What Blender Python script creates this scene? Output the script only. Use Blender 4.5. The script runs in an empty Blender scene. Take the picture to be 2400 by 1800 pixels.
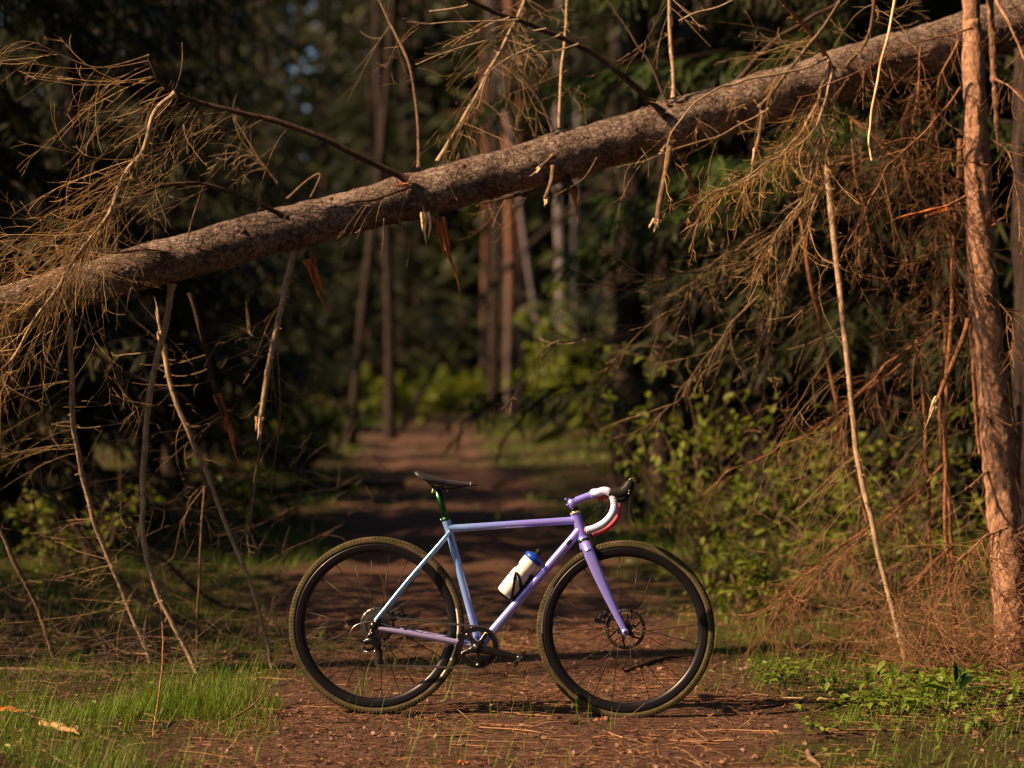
import bpy, math, random
import numpy as np
from mathutils import Vector, Matrix

SC = bpy.context.scene
COL = SC.collection
R_ = math.radians

# ---------------------------------------------------------------- camera
CAMY, CAMZ, FPX = -7.4, 1.31, 4384.0
cam_d = bpy.data.cameras.new('camera')
cam = bpy.data.objects.new('camera', cam_d); COL.objects.link(cam)
cam.location = (0, CAMY, CAMZ); cam.rotation_euler = (R_(90), 0, 0)
cam_d.sensor_width = 43.8; cam_d.lens = 80.0
cam_d.clip_start = 0.1; cam_d.clip_end = 600
cam_d.dof.use_dof = True; cam_d.dof.focus_distance = 7.43; cam_d.dof.aperture_fstop = 1.75
SC.camera = cam

# ---------------------------------------------------------------- world, sun, exposure
SUN_A, SUN_E = 16.0, 38.0          # degrees: from camera left towards the camera side, elevation
S = Vector((-math.cos(R_(SUN_E))*math.cos(R_(SUN_A)), -math.cos(R_(SUN_E))*math.sin(R_(SUN_A)), math.sin(R_(SUN_E))))
w = bpy.data.worlds.new('World'); SC.world = w; w.use_nodes = True
nt = w.node_tree
bg = nt.nodes['Background']
sky = nt.nodes.new('ShaderNodeTexSky'); sky.sky_type = 'NISHITA'; sky.sun_disc = False
sky.sun_elevation = R_(SUN_E); sky.sun_rotation = math.atan2(S.x, S.y)
sky.air_density = 1.0; sky.dust_density = 2.0
nt.links.new(sky.outputs[0], bg.inputs[0]); bg.inputs[1].default_value = 0.05
sun_d = bpy.data.lights.new('sun', 'SUN'); sun_d.energy = 5.0; sun_d.angle = R_(0.5); sun_d.color = (1.0, 0.63, 0.35)
sun = bpy.data.objects.new('sun', sun_d); COL.objects.link(sun)
sun.rotation_euler = S.to_track_quat('Z', 'Y').to_euler(); sun.location = (-8, -4, 8)
vs = SC.view_settings
vs.view_transform = 'Standard'; vs.look = 'None'; vs.exposure = 1.36; vs.gamma = 1.0; vs.use_curve_mapping = False
SC.render.engine = 'CYCLES'
SC.cycles.use_denoising = True; SC.cycles.filter_width = 1.25; SC.cycles.adaptive_threshold = .012
SC.cycles.max_bounces = 5; SC.cycles.diffuse_bounces = 3; SC.cycles.glossy_bounces = 3
SC.cycles.sample_clamp_indirect = 4.0

# ---------------------------------------------------------------- helpers
def at(px, py, Y):
    """a point of the place from a picture position (2212 wide) and its depth"""
    d = Y - CAMY
    return np.array(((px - 1106)*1.085*d/FPX, Y, CAMZ - (py*1.085 - 900)*d/FPX))

def norm(a):
    return a/np.maximum(np.linalg.norm(a, axis=-1, keepdims=True), 1e-9)

def _hash(ix, iy, iz, s):
    h = (ix*374761393 + iy*668265263 + iz*2147483647 + s*1274126177) & 0xffffffff
    h = ((h ^ (h >> 13))*1274126177) & 0xffffffff
    return ((h ^ (h >> 16)) & 0xffff)/65535.0

def vnoise(p, scale=1.0, seed=0):
    p = np.asarray(p, float)*scale
    i = np.floor(p).astype(np.int64); f = p - i; f = f*f*(3 - 2*f)
    out = 0
    for dx in (0, 1):
        for dy in (0, 1):
            for dz in (0, 1):
                wgt = (f[..., 0] if dx else 1 - f[..., 0])*(f[..., 1] if dy else 1 - f[..., 1])*(f[..., 2] if dz else 1 - f[..., 2])
                out = out + wgt*_hash(i[..., 0] + dx, i[..., 1] + dy, i[..., 2] + dz, seed)
    return out*2 - 1

def cr(pts, n):
    """smooth resample of a polyline (Catmull-Rom), n points"""
    P = np.array(pts, float)
    if len(P) == 2:
        t = np.linspace(0, 1, n)[:, None]; return P[0]*(1 - t) + P[1]*t
    Q = np.vstack([2*P[0] - P[1], P, 2*P[-1] - P[-2]])
    u = np.linspace(0, len(P) - 1 - 1e-6, n); k = u.astype(int); f = (u - k)[:, None]
    p0, p1, p2, p3 = Q[k], Q[k + 1], Q[k + 2], Q[k + 3]
    return .5*((2*p1) + (-p0 + p2)*f + (2*p0 - 5*p1 + 4*p2 - p3)*f*f + (-p0 + 3*p1 - 3*p2 + p3)*f**3)

class MB:
    """collects vertices and faces; build() links them as ONE mesh object"""
    def __init__(s): s.V = []; s.F = {3: [], 4: []}; s.M = {3: [], 4: []}; s.n = 0
    def add(s, V, F, mi=0):
        V = np.asarray(V, float).reshape(-1, 3); F = np.asarray(F, np.int64)
        s.V.append(V); k = F.shape[1]; s.F[k].append(F + s.n); s.M[k].append(np.full(len(F), mi, np.int32)); s.n += len(V)
        return s
    def mesh(s, name, smooth=True):
        me = bpy.data.meshes.new(name)
        V = np.vstack(s.V)
        me.vertices.add(len(V)); me.vertices.foreach_set('co', V.ravel())
        loops = []; starts = []; mats = []; c = 0
        for k in (3, 4):
            if s.F[k]:
                F = np.vstack(s.F[k]); loops.append(F.ravel()); starts.append(c + np.arange(len(F))*k); c += F.size
                mats.append(np.concatenate(s.M[k]))
        loops = np.concatenate(loops); starts = np.concatenate(starts); mats = np.concatenate(mats)
        me.loops.add(len(loops)); me.loops.foreach_set('vertex_index', loops.astype(np.int32))
        me.polygons.add(len(starts)); me.polygons.foreach_set('loop_start', starts.astype(np.int32))
        me.polygons.foreach_set('material_index', mats)
        me.polygons.foreach_set('use_smooth', np.full(len(starts), smooth))
        me.update(); me.validate()
        return me
    def build(s, name, mats, parent=None, smooth=True, off=None):
        me = s.mesh(name, smooth)
        for m in (mats if isinstance(mats, (list, tuple)) else [mats]): me.materials.append(m)
        o = bpy.data.objects.new(name, me); COL.objects.link(o)
        if parent is not None: setpar(o, parent)
        return o

def setpar(o, p):
    o.parent = p
    if p.get('_w') is not None and o.type == 'MESH':
        o.matrix_parent_inverse = Matrix.Translation(-p.location)

def tag(o, label, cat, group=None, kind=None):
    if label: o['label'] = label
    if cat: o['category'] = cat
    if group: o['group'] = group
    if kind: o['kind'] = kind
    return o

def empty(name, loc=(0, 0, 0), world=True):
    """an Empty at a thing's base; world=True: its parts are given in world coordinates"""
    o = bpy.data.objects.new(name, None); COL.objects.link(o); o.location = Vector(loc)
    o.empty_display_size = .1
    if world: o['_w'] = 1
    return o

def frames(P):
    T = norm(np.gradient(P, axis=1))
    mean = norm(T.mean(axis=1))
    ref = np.zeros_like(mean); ax = np.argmin(np.abs(mean), axis=1); ref[np.arange(len(ref)), ax] = 1
    N1 = norm(np.cross(T, ref[:, None, :])); N2 = np.cross(T, N1)
    return T, N1, N2

def tubes(mb, P, Rr, sides=3, mi=0, ell=1.0):
    """P (N,m,3) polylines, Rr (N,m) radii"""
    P = np.asarray(P, float)
    if P.ndim == 2: P = P[None]; Rr = np.asarray(Rr, float)[None]
    N, m, _ = P.shape
    T, N1, N2 = frames(P)
    th = np.arange(sides)/sides*2*np.pi
    V = P[:, :, None, :] + Rr[:, :, None, None]*(np.cos(th)[None, None, :, None]*N1[:, :, None, :] + ell*np.sin(th)[None, None, :, None]*N2[:, :, None, :])
    base = (np.arange(N)*m*sides)[:, None, None]; a = (np.arange(m - 1)*sides)[None, :, None]; j = np.arange(sides)[None, None, :]; j2 = (j + 1) % sides
    F = np.stack(np.broadcast_arrays(base + a + j, base + a + j2, base + a + sides + j2, base + a + sides + j), -1).reshape(-1, 4)
    mb.add(V.reshape(-1, 3), F, mi)
    return mb

def rod(mb, p0, p1, r0, r1=None, sides=16, mi=0, caps=True):
    r1 = r0 if r1 is None else r1
    p0 = np.array(p0, float); p1 = np.array(p1, float)
    if caps:
        e = (p1 - p0)*1e-4
        P = np.array([p0, p0 + e, p1 - e, p1]); Rr = np.array([1e-5, r0, r1, 1e-5])
        T = norm((p1 - p0)[None])[0]; ref = np.zeros(3); ref[np.argmin(np.abs(T))] = 1
        n1 = norm(np.cross(T, ref)[None])[0]; n2 = np.cross(T, n1); th = np.arange(sides)/sides*2*np.pi
        V = np.vstack([P[k] + Rr[k]*(np.cos(th)[:, None]*n1 + np.sin(th)[:, None]*n2) for k in range(4)])
        F = [[k*sides + j, k*sides + (j + 1) % sides, (k + 1)*sides + (j + 1) % sides, (k + 1)*sides + j] for k in range(3) for j in range(sides)]
        mb.add(V, F, mi)
    else:
        tubes(mb, np.array([p0, p1]), np.array([r0, r1]), sides, mi)
    return mb

BOXF = [[0, 1, 3, 2], [4, 6, 7, 5], [0, 4, 5, 1], [2, 3, 7, 6], [0, 2, 6, 4], [1, 5, 7, 3]]
def box(mb, c, half, M=None, mi=0, taper=1.0):
    v = np.array([[sx, sy, sz] for sx in (-1, 1) for sy in (-1, 1) for sz in (-1, 1)], float)
    t = np.where(v[:, :1] > 0, taper, 1.0)
    v = v*np.array(half); v[:, 1:] *= t
    if M is not None: v = v @ np.asarray(M).T
    mb.add(v + np.array(c), BOXF, mi); return mb

def place(mb, tv, tf, P, M, mi=0):
    """copies of a template: P (N,3), M (N,3,3)"""
    tv = np.asarray(tv, float); N = len(P)
    V = np.einsum('nij,kj->nki', M, tv) + P[:, None, :]
    for k in (3, 4):
        ff = [f for f in tf if len(f) == k]
        if ff:
            F = np.asarray(ff)[None] + (np.arange(N)*len(tv))[:, None, None]
            if k == 3 and any(len(f) == 4 for f in tf):
                mb.F[3].append(F.reshape(-1, 3) + mb.n); mb.M[3].append(np.full(len(ff)*N, mi, np.int32)); continue
            mb.add(V.reshape(-1, 3), F.reshape(-1, k), mi)
    return mb

def basis(X, up, roll=None):
    X = norm(X); Y = norm(np.cross(up, X)); Z = np.cross(X, Y)
    if roll is not None:
        c, s_ = np.cos(roll)[:, None], np.sin(roll)[:, None]
        Y, Z = Y*c + Z*s_, Z*c - Y*s_
    return np.stack([X, Y, Z], -1)

def lathe(mb, prof, n, center, axis='y', mi=0, a0=0., a1=2*np.pi, closed=True):
    """prof: list of (radius, along axis); ring in the xz plane round the y axis"""
    prof = np.array(prof, float); m = len(prof)
    th = np.linspace(a0, a1, n, endpoint=not closed) if not closed else np.arange(n)/n*2*np.pi
    V = np.stack([np.outer(np.cos(th), prof[:, 0]), np.broadcast_to(prof[:, 1], (len(th), m)), np.outer(np.sin(th), prof[:, 0])], -1)
    V = V.reshape(-1, 3) + np.array(center); F = []
    k = len(th)
    for i in range(k if closed else k - 1):
        i2 = (i + 1) % k
        for j in range(m - 1): F.append([i*m + j, i*m + j + 1, i2*m + j + 1, i2*m + j])
    mb.add(V, F, mi); return mb

def grow(P0, D0, L, n, wander, pull, rng, curl=0.0):
    N = len(P0); cv = rng.normal(0, curl, (N, 3)) if curl else 0.0; pts = np.empty((N, n + 1, 3)); D = norm(D0); pts[:, 0] = P0; st = (np.asarray(L)/n)[:, None]
    pull = np.asarray(pull, float)
    for k in range(n):
        D = norm(D + rng.normal(0, wander, (N, 3)) + pull + cv); pts[:, k + 1] = pts[:, k] + D*st
    return pts

def along(P, idx, t):
    """points and tangents on polylines P[idx] at t in 0..1"""
    m = P.shape[1] - 1; u = np.clip(t, 0, .9999)*m; k = u.astype(int); f = (u - k)[:, None]
    a = P[idx, k]; b = P[idx, k + 1]
    return a*(1 - f) + b*f, norm(b - a)

def perp(T, rng):
    r = rng.normal(size=T.shape); return norm(r - (r*T).sum(-1, keepdims=True)*T)

def spray(mb, parent, n, L, seed, t=(0.1, 1.0), bias=(0, 0, 0), spread=.7, fwd=.8, pull=(0, 0, -.05), r=.0016, levels=2, sub=6, subL=.38, wander=.05, flat=None, mi=0):
    """dead twigs growing from a parent polyline, with side twigs and side-side twigs"""
    rng = np.random.default_rng(seed); n = max(4, int(n*.68))
    parent = np.asarray(parent, float)[None]
    tt = rng.uniform(t[0], t[1], n)
    p, T = along(parent, np.zeros(n, int), tt)
    pr = perp(T, rng)
    if flat is not None:
        fl = np.array(flat, float); pr = norm(pr - .75*(pr @ fl)[:, None]*fl)
    D = norm(T*fwd + pr*spread + np.array(bias, float))
    Ls = rng.uniform(L[0], L[1], n)
    P = grow(p, D, Ls, 8, wander, pull, rng, .09)
    rr = r*rng.uniform(.8, 1.25, n)[:, None]*np.linspace(1, .45, 9)[None]
    tubes(mb, P, rr, 3, mi)
    for lv in range(levels):
        N = len(P); k = max(3, int(sub*.8)) if lv == 0 else 1
        idx = np.repeat(np.arange(N), k); tt = rng.uniform(.15, .98, N*k)
        p, T = along(P, idx, tt); pr = perp(T, rng)
        if flat is not None: pr = norm(pr - .7*(pr @ fl)[:, None]*fl)
        D = norm(T*.9 + pr*rng.uniform(.3, 1.0, N*k)[:, None])
        Ls2 = Ls[idx]*subL*rng.uniform(.4, 1.25, N*k)*(1.15 - .6*tt); Ls2 = np.maximum(Ls2, .015)
        m = 5 if lv == 0 else 3
        P2 = grow(p, D, Ls2, m, wander*1.35, np.array(pull)*.8, rng, .13)
        r *= .74
        tubes(mb, P2, r*rng.uniform(.8, 1.2, N*k)[:, None]*np.linspace(1, .5, m + 1)[None], 3, mi)
        P, Ls = P2, Ls2
    return mb

# ---------------------------------------------------------------- materials
MAT = {}
def nodes(name):
    m = bpy.data.materials.new(name); m.use_nodes = True; MAT[name] = m
    t = m.node_tree; b = t.nodes['Principled BSDF']; b.inputs['Specular IOR Level'].default_value = .3
    return m, t, b

def N_(t, kind, **kw):
    n = t.nodes.new('ShaderNode' + kind)
    for k, v in kw.items():
        if k in n.inputs: n.inputs[k].default_value = v
        else: setattr(n, k, v)
    return n

def ramp(t, fac, stops, interp='LINEAR'):
    r = t.nodes.new('ShaderNodeValToRGB'); e = r.color_ramp; e.interpolation = interp
    while len(e.elements) < len(stops): e.elements.new(.5)
    for el, (p, c) in zip(e.elements, stops): el.position = p; el.color = tuple(c) + (1,) if len(c) == 3 else c
    t.links.new(fac, r.inputs[0]); return r.outputs[0]

def mixc(t, fac, a, b, mode='MIX'):
    n = t.nodes.new('ShaderNodeMix'); n.data_type = 'RGBA'; n.blend_type = mode
    for s_, v in ((n.inputs[0], fac), (n.inputs[6], a), (n.inputs[7], b)):
        if hasattr(v, 'is_linked') or hasattr(v, 'links'): t.links.new(v, s_)
        elif isinstance(v, (int, float)): s_.default_value = v
        else: s_.default_value = tuple(v) + (1,)
    return n.outputs[2]

def coords(t, scale=(1, 1, 1)):
    tc = t.nodes.new('ShaderNodeTexCoord'); mp = t.nodes.new('ShaderNodeMapping'); mp.inputs['Scale'].default_value = scale
    t.links.new(tc.outputs['Object'], mp.inputs[0]); return mp.outputs[0]

def noise_(t, vec, scale, detail=4, rough=.55, out=0):
    n = N_(t, 'TexNoise', Scale=scale, Detail=detail, Roughness=rough); t.links.new(vec, n.inputs['Vector']); return n.outputs[out]

def bump(t, b, h, strength=.5, dist=.01):
    n = N_(t, 'Bump', Strength=strength, Distance=dist); t.links.new(h, n.inputs['Height']); t.links.new(n.outputs[0], b.inputs['Normal'])

def plain(name, col, rough=.5, metal=0., spec=.4, vary=.12, scale=60, coat=0.):
    m, t, b = nodes(name); v = coords(t)
    n = noise_(t, v, scale, 3)
    c = mixc(t, n, [x*(1 - vary) for x in col], [min(1, x*(1 + vary)) for x in col])
    t.links.new(c, b.inputs['Base Color']); b.inputs['Roughness'].default_value = rough; b.inputs['Metallic'].default_value = metal
    b.inputs['Specular IOR Level'].default_value = spec; b.inputs['Coat Weight'].default_value = coat
    return m

def bark(name, stops, scale=18, stretch=(1, 1, 1), bumpd=.012, fine=90, spots=None, rough=.9, speck=None):
    m, t, b = nodes(name); v = coords(t, stretch)
    n1 = noise_(t, v, scale, 6, .65); n2 = noise_(t, v, fine, 4, .7)
    mx = N_(t, 'Math', operation='MULTIPLY_ADD'); t.links.new(n2, mx.inputs[0]); mx.inputs[1].default_value = .55; t.links.new(n1, mx.inputs[2])
    sb = N_(t, 'Math', operation='SUBTRACT'); t.links.new(mx.outputs[0], sb.inputs[0]); sb.inputs[1].default_value = .275
    c = ramp(t, sb.outputs[0], stops)
    if speck:
        vo = N_(t, 'TexVoronoi', Scale=speck[0]); t.links.new(v, vo.inputs['Vector'])
        k = ramp(t, vo.outputs['Distance'], [(0, (1, 1, 1)), (speck[1], (0, 0, 0))])
        c = mixc(t, k, c, speck[2])
    t.links.new(c, b.inputs['Base Color']); b.inputs['Roughness'].default_value = rough; b.inputs['Specular IOR Level'].default_value = .15
    bump(t, b, mx.outputs[0], .8, bumpd)
    return m

def leafmat(name, cols, trans=.35, rough=.55, scale=3.0):
    m, t, b = nodes(name)
    g = t.nodes.new('ShaderNodeNewGeometry')
    v = coords(t); n = noise_(t, v, scale, 2)
    ad = N_(t, 'Math', operation='MULTIPLY_ADD'); t.links.new(g.outputs['Random Per Island'], ad.inputs[0]); ad.inputs[1].default_value = .6
    sc_ = N_(t, 'Math', operation='MULTIPLY'); t.links.new(n, sc_.inputs[0]); sc_.inputs[1].default_value = .45; t.links.new(sc_.outputs[0], ad.inputs[2])
    k = len(cols); c = ramp(t, ad.outputs[0], [(i/(k - 1)*.9 + .05, cc) for i, cc in enumerate(cols)])
    t.links.new(c, b.inputs['Base Color']); b.inputs['Roughness'].default_value = rough; b.inputs['Specular IOR Level'].default_value = .25
    if trans > 0:
        tr = t.nodes.new('ShaderNodeBsdfTranslucent'); t.links.new(mixc(t, 1.0, c, (1.0, 1.0, .55), 'MULTIPLY'), tr.inputs[0])
        mx = t.nodes.new('ShaderNodeMixShader'); mx.inputs[0].default_value = trans
        t.links.new(b.outputs[0], mx.inputs[1]); t.links.new(tr.outputs[0], mx.inputs[2])
        t.links.new(mx.outputs[0], t.nodes['Material Output'].inputs['Surface'])
    return m

def log_bark():
    m, t, b = nodes('bark_log'); v = coords(t); v2 = coords(t, (.55, 1, 1))
    n1 = noise_(t, v, 7, 4, .6); n2 = noise_(t, v, 42, 5, .7); n3 = noise_(t, v, 150, 4, .75)
    vo = N_(t, 'TexVoronoi', Scale=46.0, feature='DISTANCE_TO_EDGE'); t.links.new(v2, vo.inputs['Vector'])
    wv = N_(t, 'TexVoronoi', Scale=17.0); t.links.new(v, wv.inputs['Vector'])
    def mad(x, k, y):
        n = N_(t, 'Math', operation='MULTIPLY_ADD'); t.links.new(x, n.inputs[0]); n.inputs[1].default_value = k
        if y is not None: t.links.new(y, n.inputs[2])
        else: n.inputs[2].default_value = -.30
        return n.outputs[0]
    h = mad(n1, .38, mad(n2, .62, mad(n3, .60, None)))
    c = ramp(t, h, [(.27, (.018, .012, .010)), (.42, (.09, .064, .052)), (.54, (.22, .17, .142)), (.70, (.46, .39, .345))])
    cr_ = ramp(t, vo.outputs['Distance'], [(0, (.30, .27, .25)), (.09, (1, 1, 1))])
    c = mixc(t, .75, c, mixc(t, 1.0, c, cr_, 'MULTIPLY'))
    kn = ramp(t, wv.outputs['Distance'], [(0, (1, 1, 1)), (.13, (0, 0, 0))]); c = mixc(t, kn, c, (.022, .015, .012))
    t.links.new(c, b.inputs['Base Color']); b.inputs['Roughness'].default_value = .95; b.inputs['Specular IOR Level'].default_value = .1
    e = ramp(t, vo.outputs['Distance'], [(0, (0, 0, 0)), (.12, (1, 1, 1))])
    bump(t, b, mad(e, .35, h), 1.0, .012)
log_bark()
bark('bark_branch', [(.25, (.05, .032, .022)), (.5, (.14, .095, .062)), (.75, (.26, .19, .125))], 60, (1, 1, .5), .004, 220)
bark('bark_pale', [(.25, (.12, .085, .055)), (.5, (.32, .24, .16)), (.75, (.50, .40, .28))], 50, (1, 1, .5), .004, 200)
bark('bark_dark', [(.3, (.022, .015, .012)), (.6, (.07, .045, .034)), (.8, (.12, .085, .065))], 60, (1, 1, .5), .004, 220)
bark('bark_red', [(.25, (.06, .026, .015)), (.5, (.20, .095, .05)), (.75, (.36, .21, .12))], 60, (1, 1, .4), .004, 220)
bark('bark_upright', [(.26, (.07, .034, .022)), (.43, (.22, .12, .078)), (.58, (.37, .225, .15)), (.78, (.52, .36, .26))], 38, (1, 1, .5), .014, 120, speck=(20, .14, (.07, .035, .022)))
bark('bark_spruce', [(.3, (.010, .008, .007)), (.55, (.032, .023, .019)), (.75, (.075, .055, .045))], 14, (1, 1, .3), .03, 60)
bark('bark_birch', [(.3, (.04, .034, .038)), (.5, (.12, .105, .115)), (.75, (.26, .235, .245))], 5, (1, 1, 3), .01, 40)
bark('splinter', [(.3, (.10, .03, .010)), (.5, (.38, .115, .035)), (.75, (.62, .27, .095))], 40, (1, 1, .15), .004, 150, rough=.7)
bark('splinter_pale', [(.25, (.50, .24, .12)), (.5, (.78, .56, .34)), (.75, (.90, .76, .54))], 40, (1, 1, .15), .004, 150, rough=.7)
bark('bark_wood', [(.25, (.16, .07, .035)), (.5, (.42, .24, .12)), (.75, (.62, .43, .25))], 40, (1, 1, .2), .004, 150, rough=.8)
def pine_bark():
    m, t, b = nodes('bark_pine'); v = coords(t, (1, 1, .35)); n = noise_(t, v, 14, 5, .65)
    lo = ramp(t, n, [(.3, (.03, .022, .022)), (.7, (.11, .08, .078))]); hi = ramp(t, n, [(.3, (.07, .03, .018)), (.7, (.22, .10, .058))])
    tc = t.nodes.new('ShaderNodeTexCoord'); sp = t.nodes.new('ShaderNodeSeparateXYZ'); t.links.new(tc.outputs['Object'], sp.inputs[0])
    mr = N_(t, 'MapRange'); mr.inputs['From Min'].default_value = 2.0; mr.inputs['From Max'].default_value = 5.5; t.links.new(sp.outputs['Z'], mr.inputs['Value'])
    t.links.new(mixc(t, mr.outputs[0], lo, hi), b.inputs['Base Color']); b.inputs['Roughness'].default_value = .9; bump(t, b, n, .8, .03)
pine_bark()
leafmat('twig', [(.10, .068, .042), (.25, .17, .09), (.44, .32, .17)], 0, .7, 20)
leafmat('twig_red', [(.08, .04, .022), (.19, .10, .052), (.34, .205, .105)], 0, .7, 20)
leafmat('twig_old_shaded', [(.035, .022, .017), (.085, .055, .04), (.16, .11, .08)], 0, .8, 20)  # older grey-brown twigs, darkened further in place of shade on the brush
leafmat('twig_sunlit', [(.12, .075, .036), (.32, .20, .085), (.58, .40, .19)], 0, .65, 20)  # same dead twigs brightened, sunlight put into the colour
leafmat('needles', [(.008, .011, .004), (.017, .023, .007), (.036, .044, .012)], .25, .6, .6)
leafmat('needles_fresh', [(.015, .03, .008), (.032, .06, .013), (.065, .105, .022)], .35, .6, 1.0)
leafmat('leaf_shrub', [(.05, .08, .010), (.11, .155, .018), (.21, .25, .032)], .45, .5, 1.2)
leafmat('leaf_plant', [(.05, .095, .012), (.11, .18, .022), (.22, .28, .04)], .4, .45, 5)
leafmat('leaf_dark', [(.012, .04, .012), (.025, .07, .018), (.05, .11, .025)], .3, .5, 5)
leafmat('grass', [(.035, .085, .008), (.075, .165, .013), (.14, .25, .022), (.27, .24, .07)], .4, .5, 4)
leafmat('straw', [(.14, .075, .038), (.26, .155, .08), (.42, .28, .15)], .2, .6, 20)
leafmat('dead_leaf', [(.06, .032, .022), (.13, .07, .045), (.20, .115, .08), (.34, .23, .17)], .15, .6, 30)
leafmat('needle_litter', [(.045, .022, .015), (.11, .055, .032), (.29, .155, .085)], 0, .7, 30)

def ground_mat():
    m, t, b = nodes('forest_floor'); v = coords(t)
    n1 = noise_(t, v, 1.3, 5, .6); n2 = noise_(t, v, 22, 6, .7); n3 = noise_(t, v, 140, 4, .7)
    at_ = N_(t, 'Attribute', attribute_name='path')
    soil = ramp(t, n2, [(.25, (.03, .017, .013)), (.5, (.096, .056, .043)), (.75, (.205, .125, .094))])
    floor = ramp(t, n2, [(.25, (.022, .018, .010)), (.5, (.06, .042, .024)), (.78, (.13, .085, .05))])
    moss = ramp(t, n3, [(.3, (.02, .03, .008)), (.7, (.07, .085, .02))])
    mk = ramp(t, n1, [(.44, (0, 0, 0)), (.62, (1, 1, 1))])
    floor = mixc(t, mk, floor, moss)
    c = mixc(t, at_.outputs['Fac'], floor, soil)
    f = ramp(t, n3, [(.3, (.55, .55, .55)), (.7, (1.25, 1.2, 1.15))])
    c = mixc(t, 1.0, c, f, 'MULTIPLY')
    t.links.new(c, b.inputs['Base Color']); b.inputs['Roughness'].default_value = .95; b.inputs['Specular IOR Level'].default_value = .1
    ad = N_(t, 'Math', operation='MULTIPLY_ADD'); t.links.new(n3, ad.inputs[0]); ad.inputs[1].default_value = .4; t.links.new(n2, ad.inputs[2])
    bump(t, b, ad.outputs[0], 1.0, .03)
    return m
ground_mat()

# ---------------------------------------------------------------- ground
def path_x(y):
    return .02 - .06*np.clip(y, -10, 26) - .05*np.clip(y - 26, 0, 12) + .12*np.clip(y - 40, 0, 60)
def sstep(a, b, x):
    u = np.clip((x - a)/(b - a), 0, 1); return u*u*(3 - 2*u)
def pathness(x, y):
    d = np.abs(x - path_x(y)) + .22*vnoise(np.stack([x, y, x*0], -1), 1.1, 5) + .10*vnoise(np.stack([x, y, x*0], -1), 4, 6)
    return 1 - sstep(.85, 1.35, d)
def hgt(x, y):
    x = np.asarray(x, float); y = np.asarray(y, float); p = np.stack([x, y, x*0], -1)
    d = np.abs(x - path_x(y))
    h = .42*sstep(8, 42, y) + .5*sstep(45, 90, y)
    h = h + .10*sstep(1.3, 3.5, d) + .25*sstep(4, 12, d)
    calm = sstep(1.0, 2.2, d)
    h = h + (.012 + .05*calm)*vnoise(p, .9, 1) + (.006 + .02*calm)*vnoise(p, 3.1, 2) + (.004 + .008*calm)*vnoise(p, 11, 3)
    rut = np.exp(-((d - .62)/.2)**2)*sstep(3, 9, y); h = h - .05*rut
    near = np.exp(-(y/.35)**2)*(1 - sstep(1.0, 1.4, np.abs(x)))
    return h*(1 - near)

def ground_mesh():
    def axis(segs):
        out = []
        for a, b_, st in segs: out += list(np.arange(a, b_, st))
        return np.array(out + [segs[-1][1]])
    xs = axis([(-90, -30, 4), (-30, -8, .8), (-8, -3.2, .16), (-3.2, 3.2, .034), (3.2, 8, .16), (8, 30, .8), (30, 90, 4)])
    ys = axis([(-30, -8, 2), (-8, -1.6, .16), (-1.6, 3.2, .034), (3.2, 9, .11), (9, 30, .3), (30, 60, .8), (60, 150, 4)])
    X, Y = np.meshgrid(xs, ys); Z = hgt(X, Y)
    V = np.stack([X, Y, Z], -1).reshape(-1, 3); nx = len(xs); ny = len(ys)
    i = (np.arange(ny - 1)*nx)[:, None] + np.arange(nx - 1)[None]
    F = np.stack([i, i + 1, i + nx + 1, i + nx], -1).reshape(-1, 4)
    mb = MB(); mb.add(V, F); o = mb.build('ground', MAT['forest_floor'])
    a = o.data.attributes.new('path', 'FLOAT', 'POINT'); a.data.foreach_set('value', pathness(X, Y).ravel().astype(np.float32))
    tag(o, 'brown forest floor with a dirt track running away between the trees', 'ground', kind='structure')
ground_mesh()

# ---------------------------------------------------------------- trees
def ribbons(mb, P, Wd, rng, mi=0):
    """flat needle-clad shoots: P (N,m,3), Wd (N,) half width"""
    N, m, _ = P.shape
    T = norm(np.gradient(P, axis=1)); side = norm(np.cross(T, np.array([0, 0, 1.]) + rng.normal(0, .35, (N, 1, 3))))
    prof = np.linspace(1, .35, m) ; prof[0] = .5
    L = P - side*Wd[:, None, None]*prof[None, :, None]; Rr = P + side*Wd[:, None, None]*prof[None, :, None]
    V = np.stack([L, Rr], 2).reshape(-1, 3)
    b = (np.arange(N)*m*2)[:, None]; a = (np.arange(m - 1)*2)[None]
    F = np.stack([b + a, b + a + 1, b + a + 3, b + a + 2], -1).reshape(-1, 4)
    mb.add(V, F, mi)

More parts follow.
